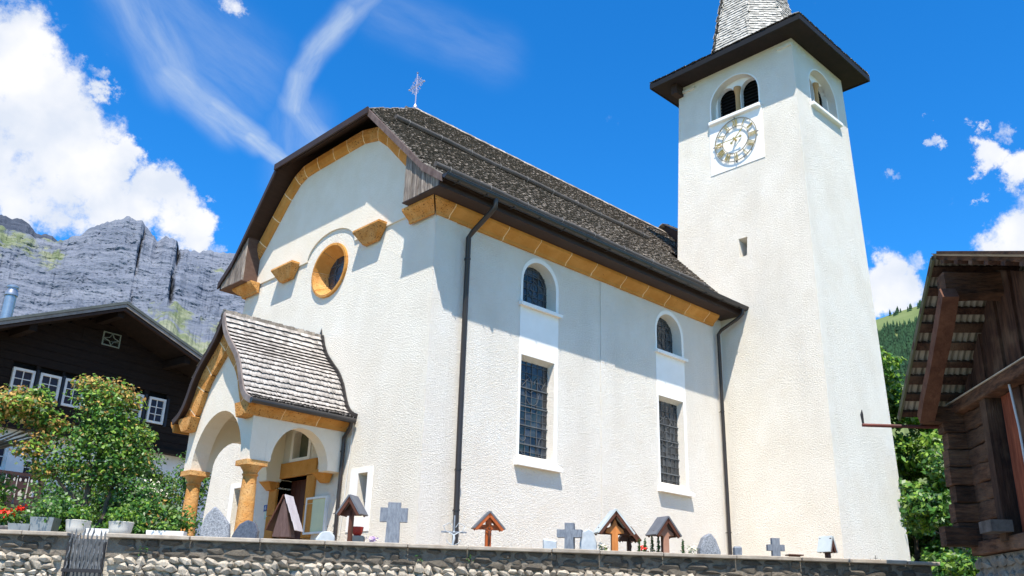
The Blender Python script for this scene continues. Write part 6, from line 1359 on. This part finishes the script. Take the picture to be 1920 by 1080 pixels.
# right hillside with meadow and forest
HS = [(-10, 15), (5, 17), (12, 18.6), (16, 18.5), (19.94, 18.15), (21.5, 17.85), (23.07, 17.45), (26, 16.9), (32, 16.2), (40, 15)]
vs, fs, ga = [], [], []; cols = 260; rows = 70
for i in range(cols):
    az = -10+50*i/(cols-1); A_ = R(az); el = lerp_tab(HS, az)
    for j in range(rows):
        f = j/(rows-1); d = 500+1100*f; zt = 1600*math.tan(R(el)); z = zt*(f**1.12)+14*mnoise.fractal(V((az*.4, f*5, 4)), .8, 2.1, 5)*f*(1-f)*3
        vs.append((d*math.cos(A_), d*math.sin(A_), z)); ga.append(1.0)
    vs.append((2100*math.cos(A_), 2100*math.sin(A_), zt-120)); ga.append(1)
n = rows+1; fs = [(i*n+j, (i+1)*n+j, (i+1)*n+j+1, i*n+j+1) for i in range(cols-1) for j in range(n-1)]
me = bpy.data.meshes.new('hillside'); me.from_pydata(vs, [], fs); me.materials.append(mat('alpine_meadow', (.085, .125, .035), (.13, .165, .06), rough=1, scale=.01)); 
bm = bmesh.new(); bm.from_mesh(me); bmesh.ops.recalc_face_normals(bm, faces=bm.faces); bm.to_mesh(me); bm.free(); o = bpy.data.objects.new('hillside', me); link(o); tag(o, kind='structure')
def conifer(b, x, y, z, h, r):
    k = 6
    for (zz, rr_) in ((.05, 1.0), (.35, .75), (.62, .48)):
        ring_ = [V((x+rr_*r*math.cos(6.283*i/k+zz*9), y+rr_*r*math.sin(6.283*i/k+zz*9), z+h*zz)) for i in range(k)]; b.add(ring_+[V((x, y, z+h*min(1, zz+.45)))], [(i, (i+1) % k, k) for i in range(k)])
def hillz(az, f):
    el = lerp_tab(HS, az); zt = 1600*math.tan(R(el)); return zt*(f**1.12)+14*mnoise.fractal(V((az*.4, f*5, 4)), .8, 2.1, 5)*f*(1-f)*3
b = MB(); rr = random.Random(9)
for k in range(5200):
    az = rr.uniform(12, 27); lim = .885+.02*math.sin(az*2.3)-.01*(az-20); f = rr.uniform(.5, lim); d = 500+1100*f; h = rr.uniform(11, 19); conifer(b, d*math.cos(R(az)), d*math.sin(R(az)), hillz(az, f)-2, h, h*.2)
tag(b.build('hillside_forest', mat('dark_conifer_mass', (.014, .040, .020), (.028, .070, .030), rough=1, scale=.02, island=.4), None, base=(0, 0, 0)), 'dark conifer forest covering the slope below the alpine meadow', 'forest', kind='stuff')
b = MB()
for k in range(34):
    az = rr.choice([rr.uniform(19.5, 20.6), rr.uniform(20.8, 22.4)]); f = rr.uniform(.975, 1.0); d = 500+1100*f; h = rr.uniform(8, 16); conifer(b, d*math.cos(R(az)), d*math.sin(R(az)), hillz(az, f)-1, h, h*.24)
tag(b.build('ridge_trees', MATS['dark_conifer_mass'], None, base=(0, 0, 0)), 'small dark conifers scattered along the meadow crest', 'trees', kind='stuff')
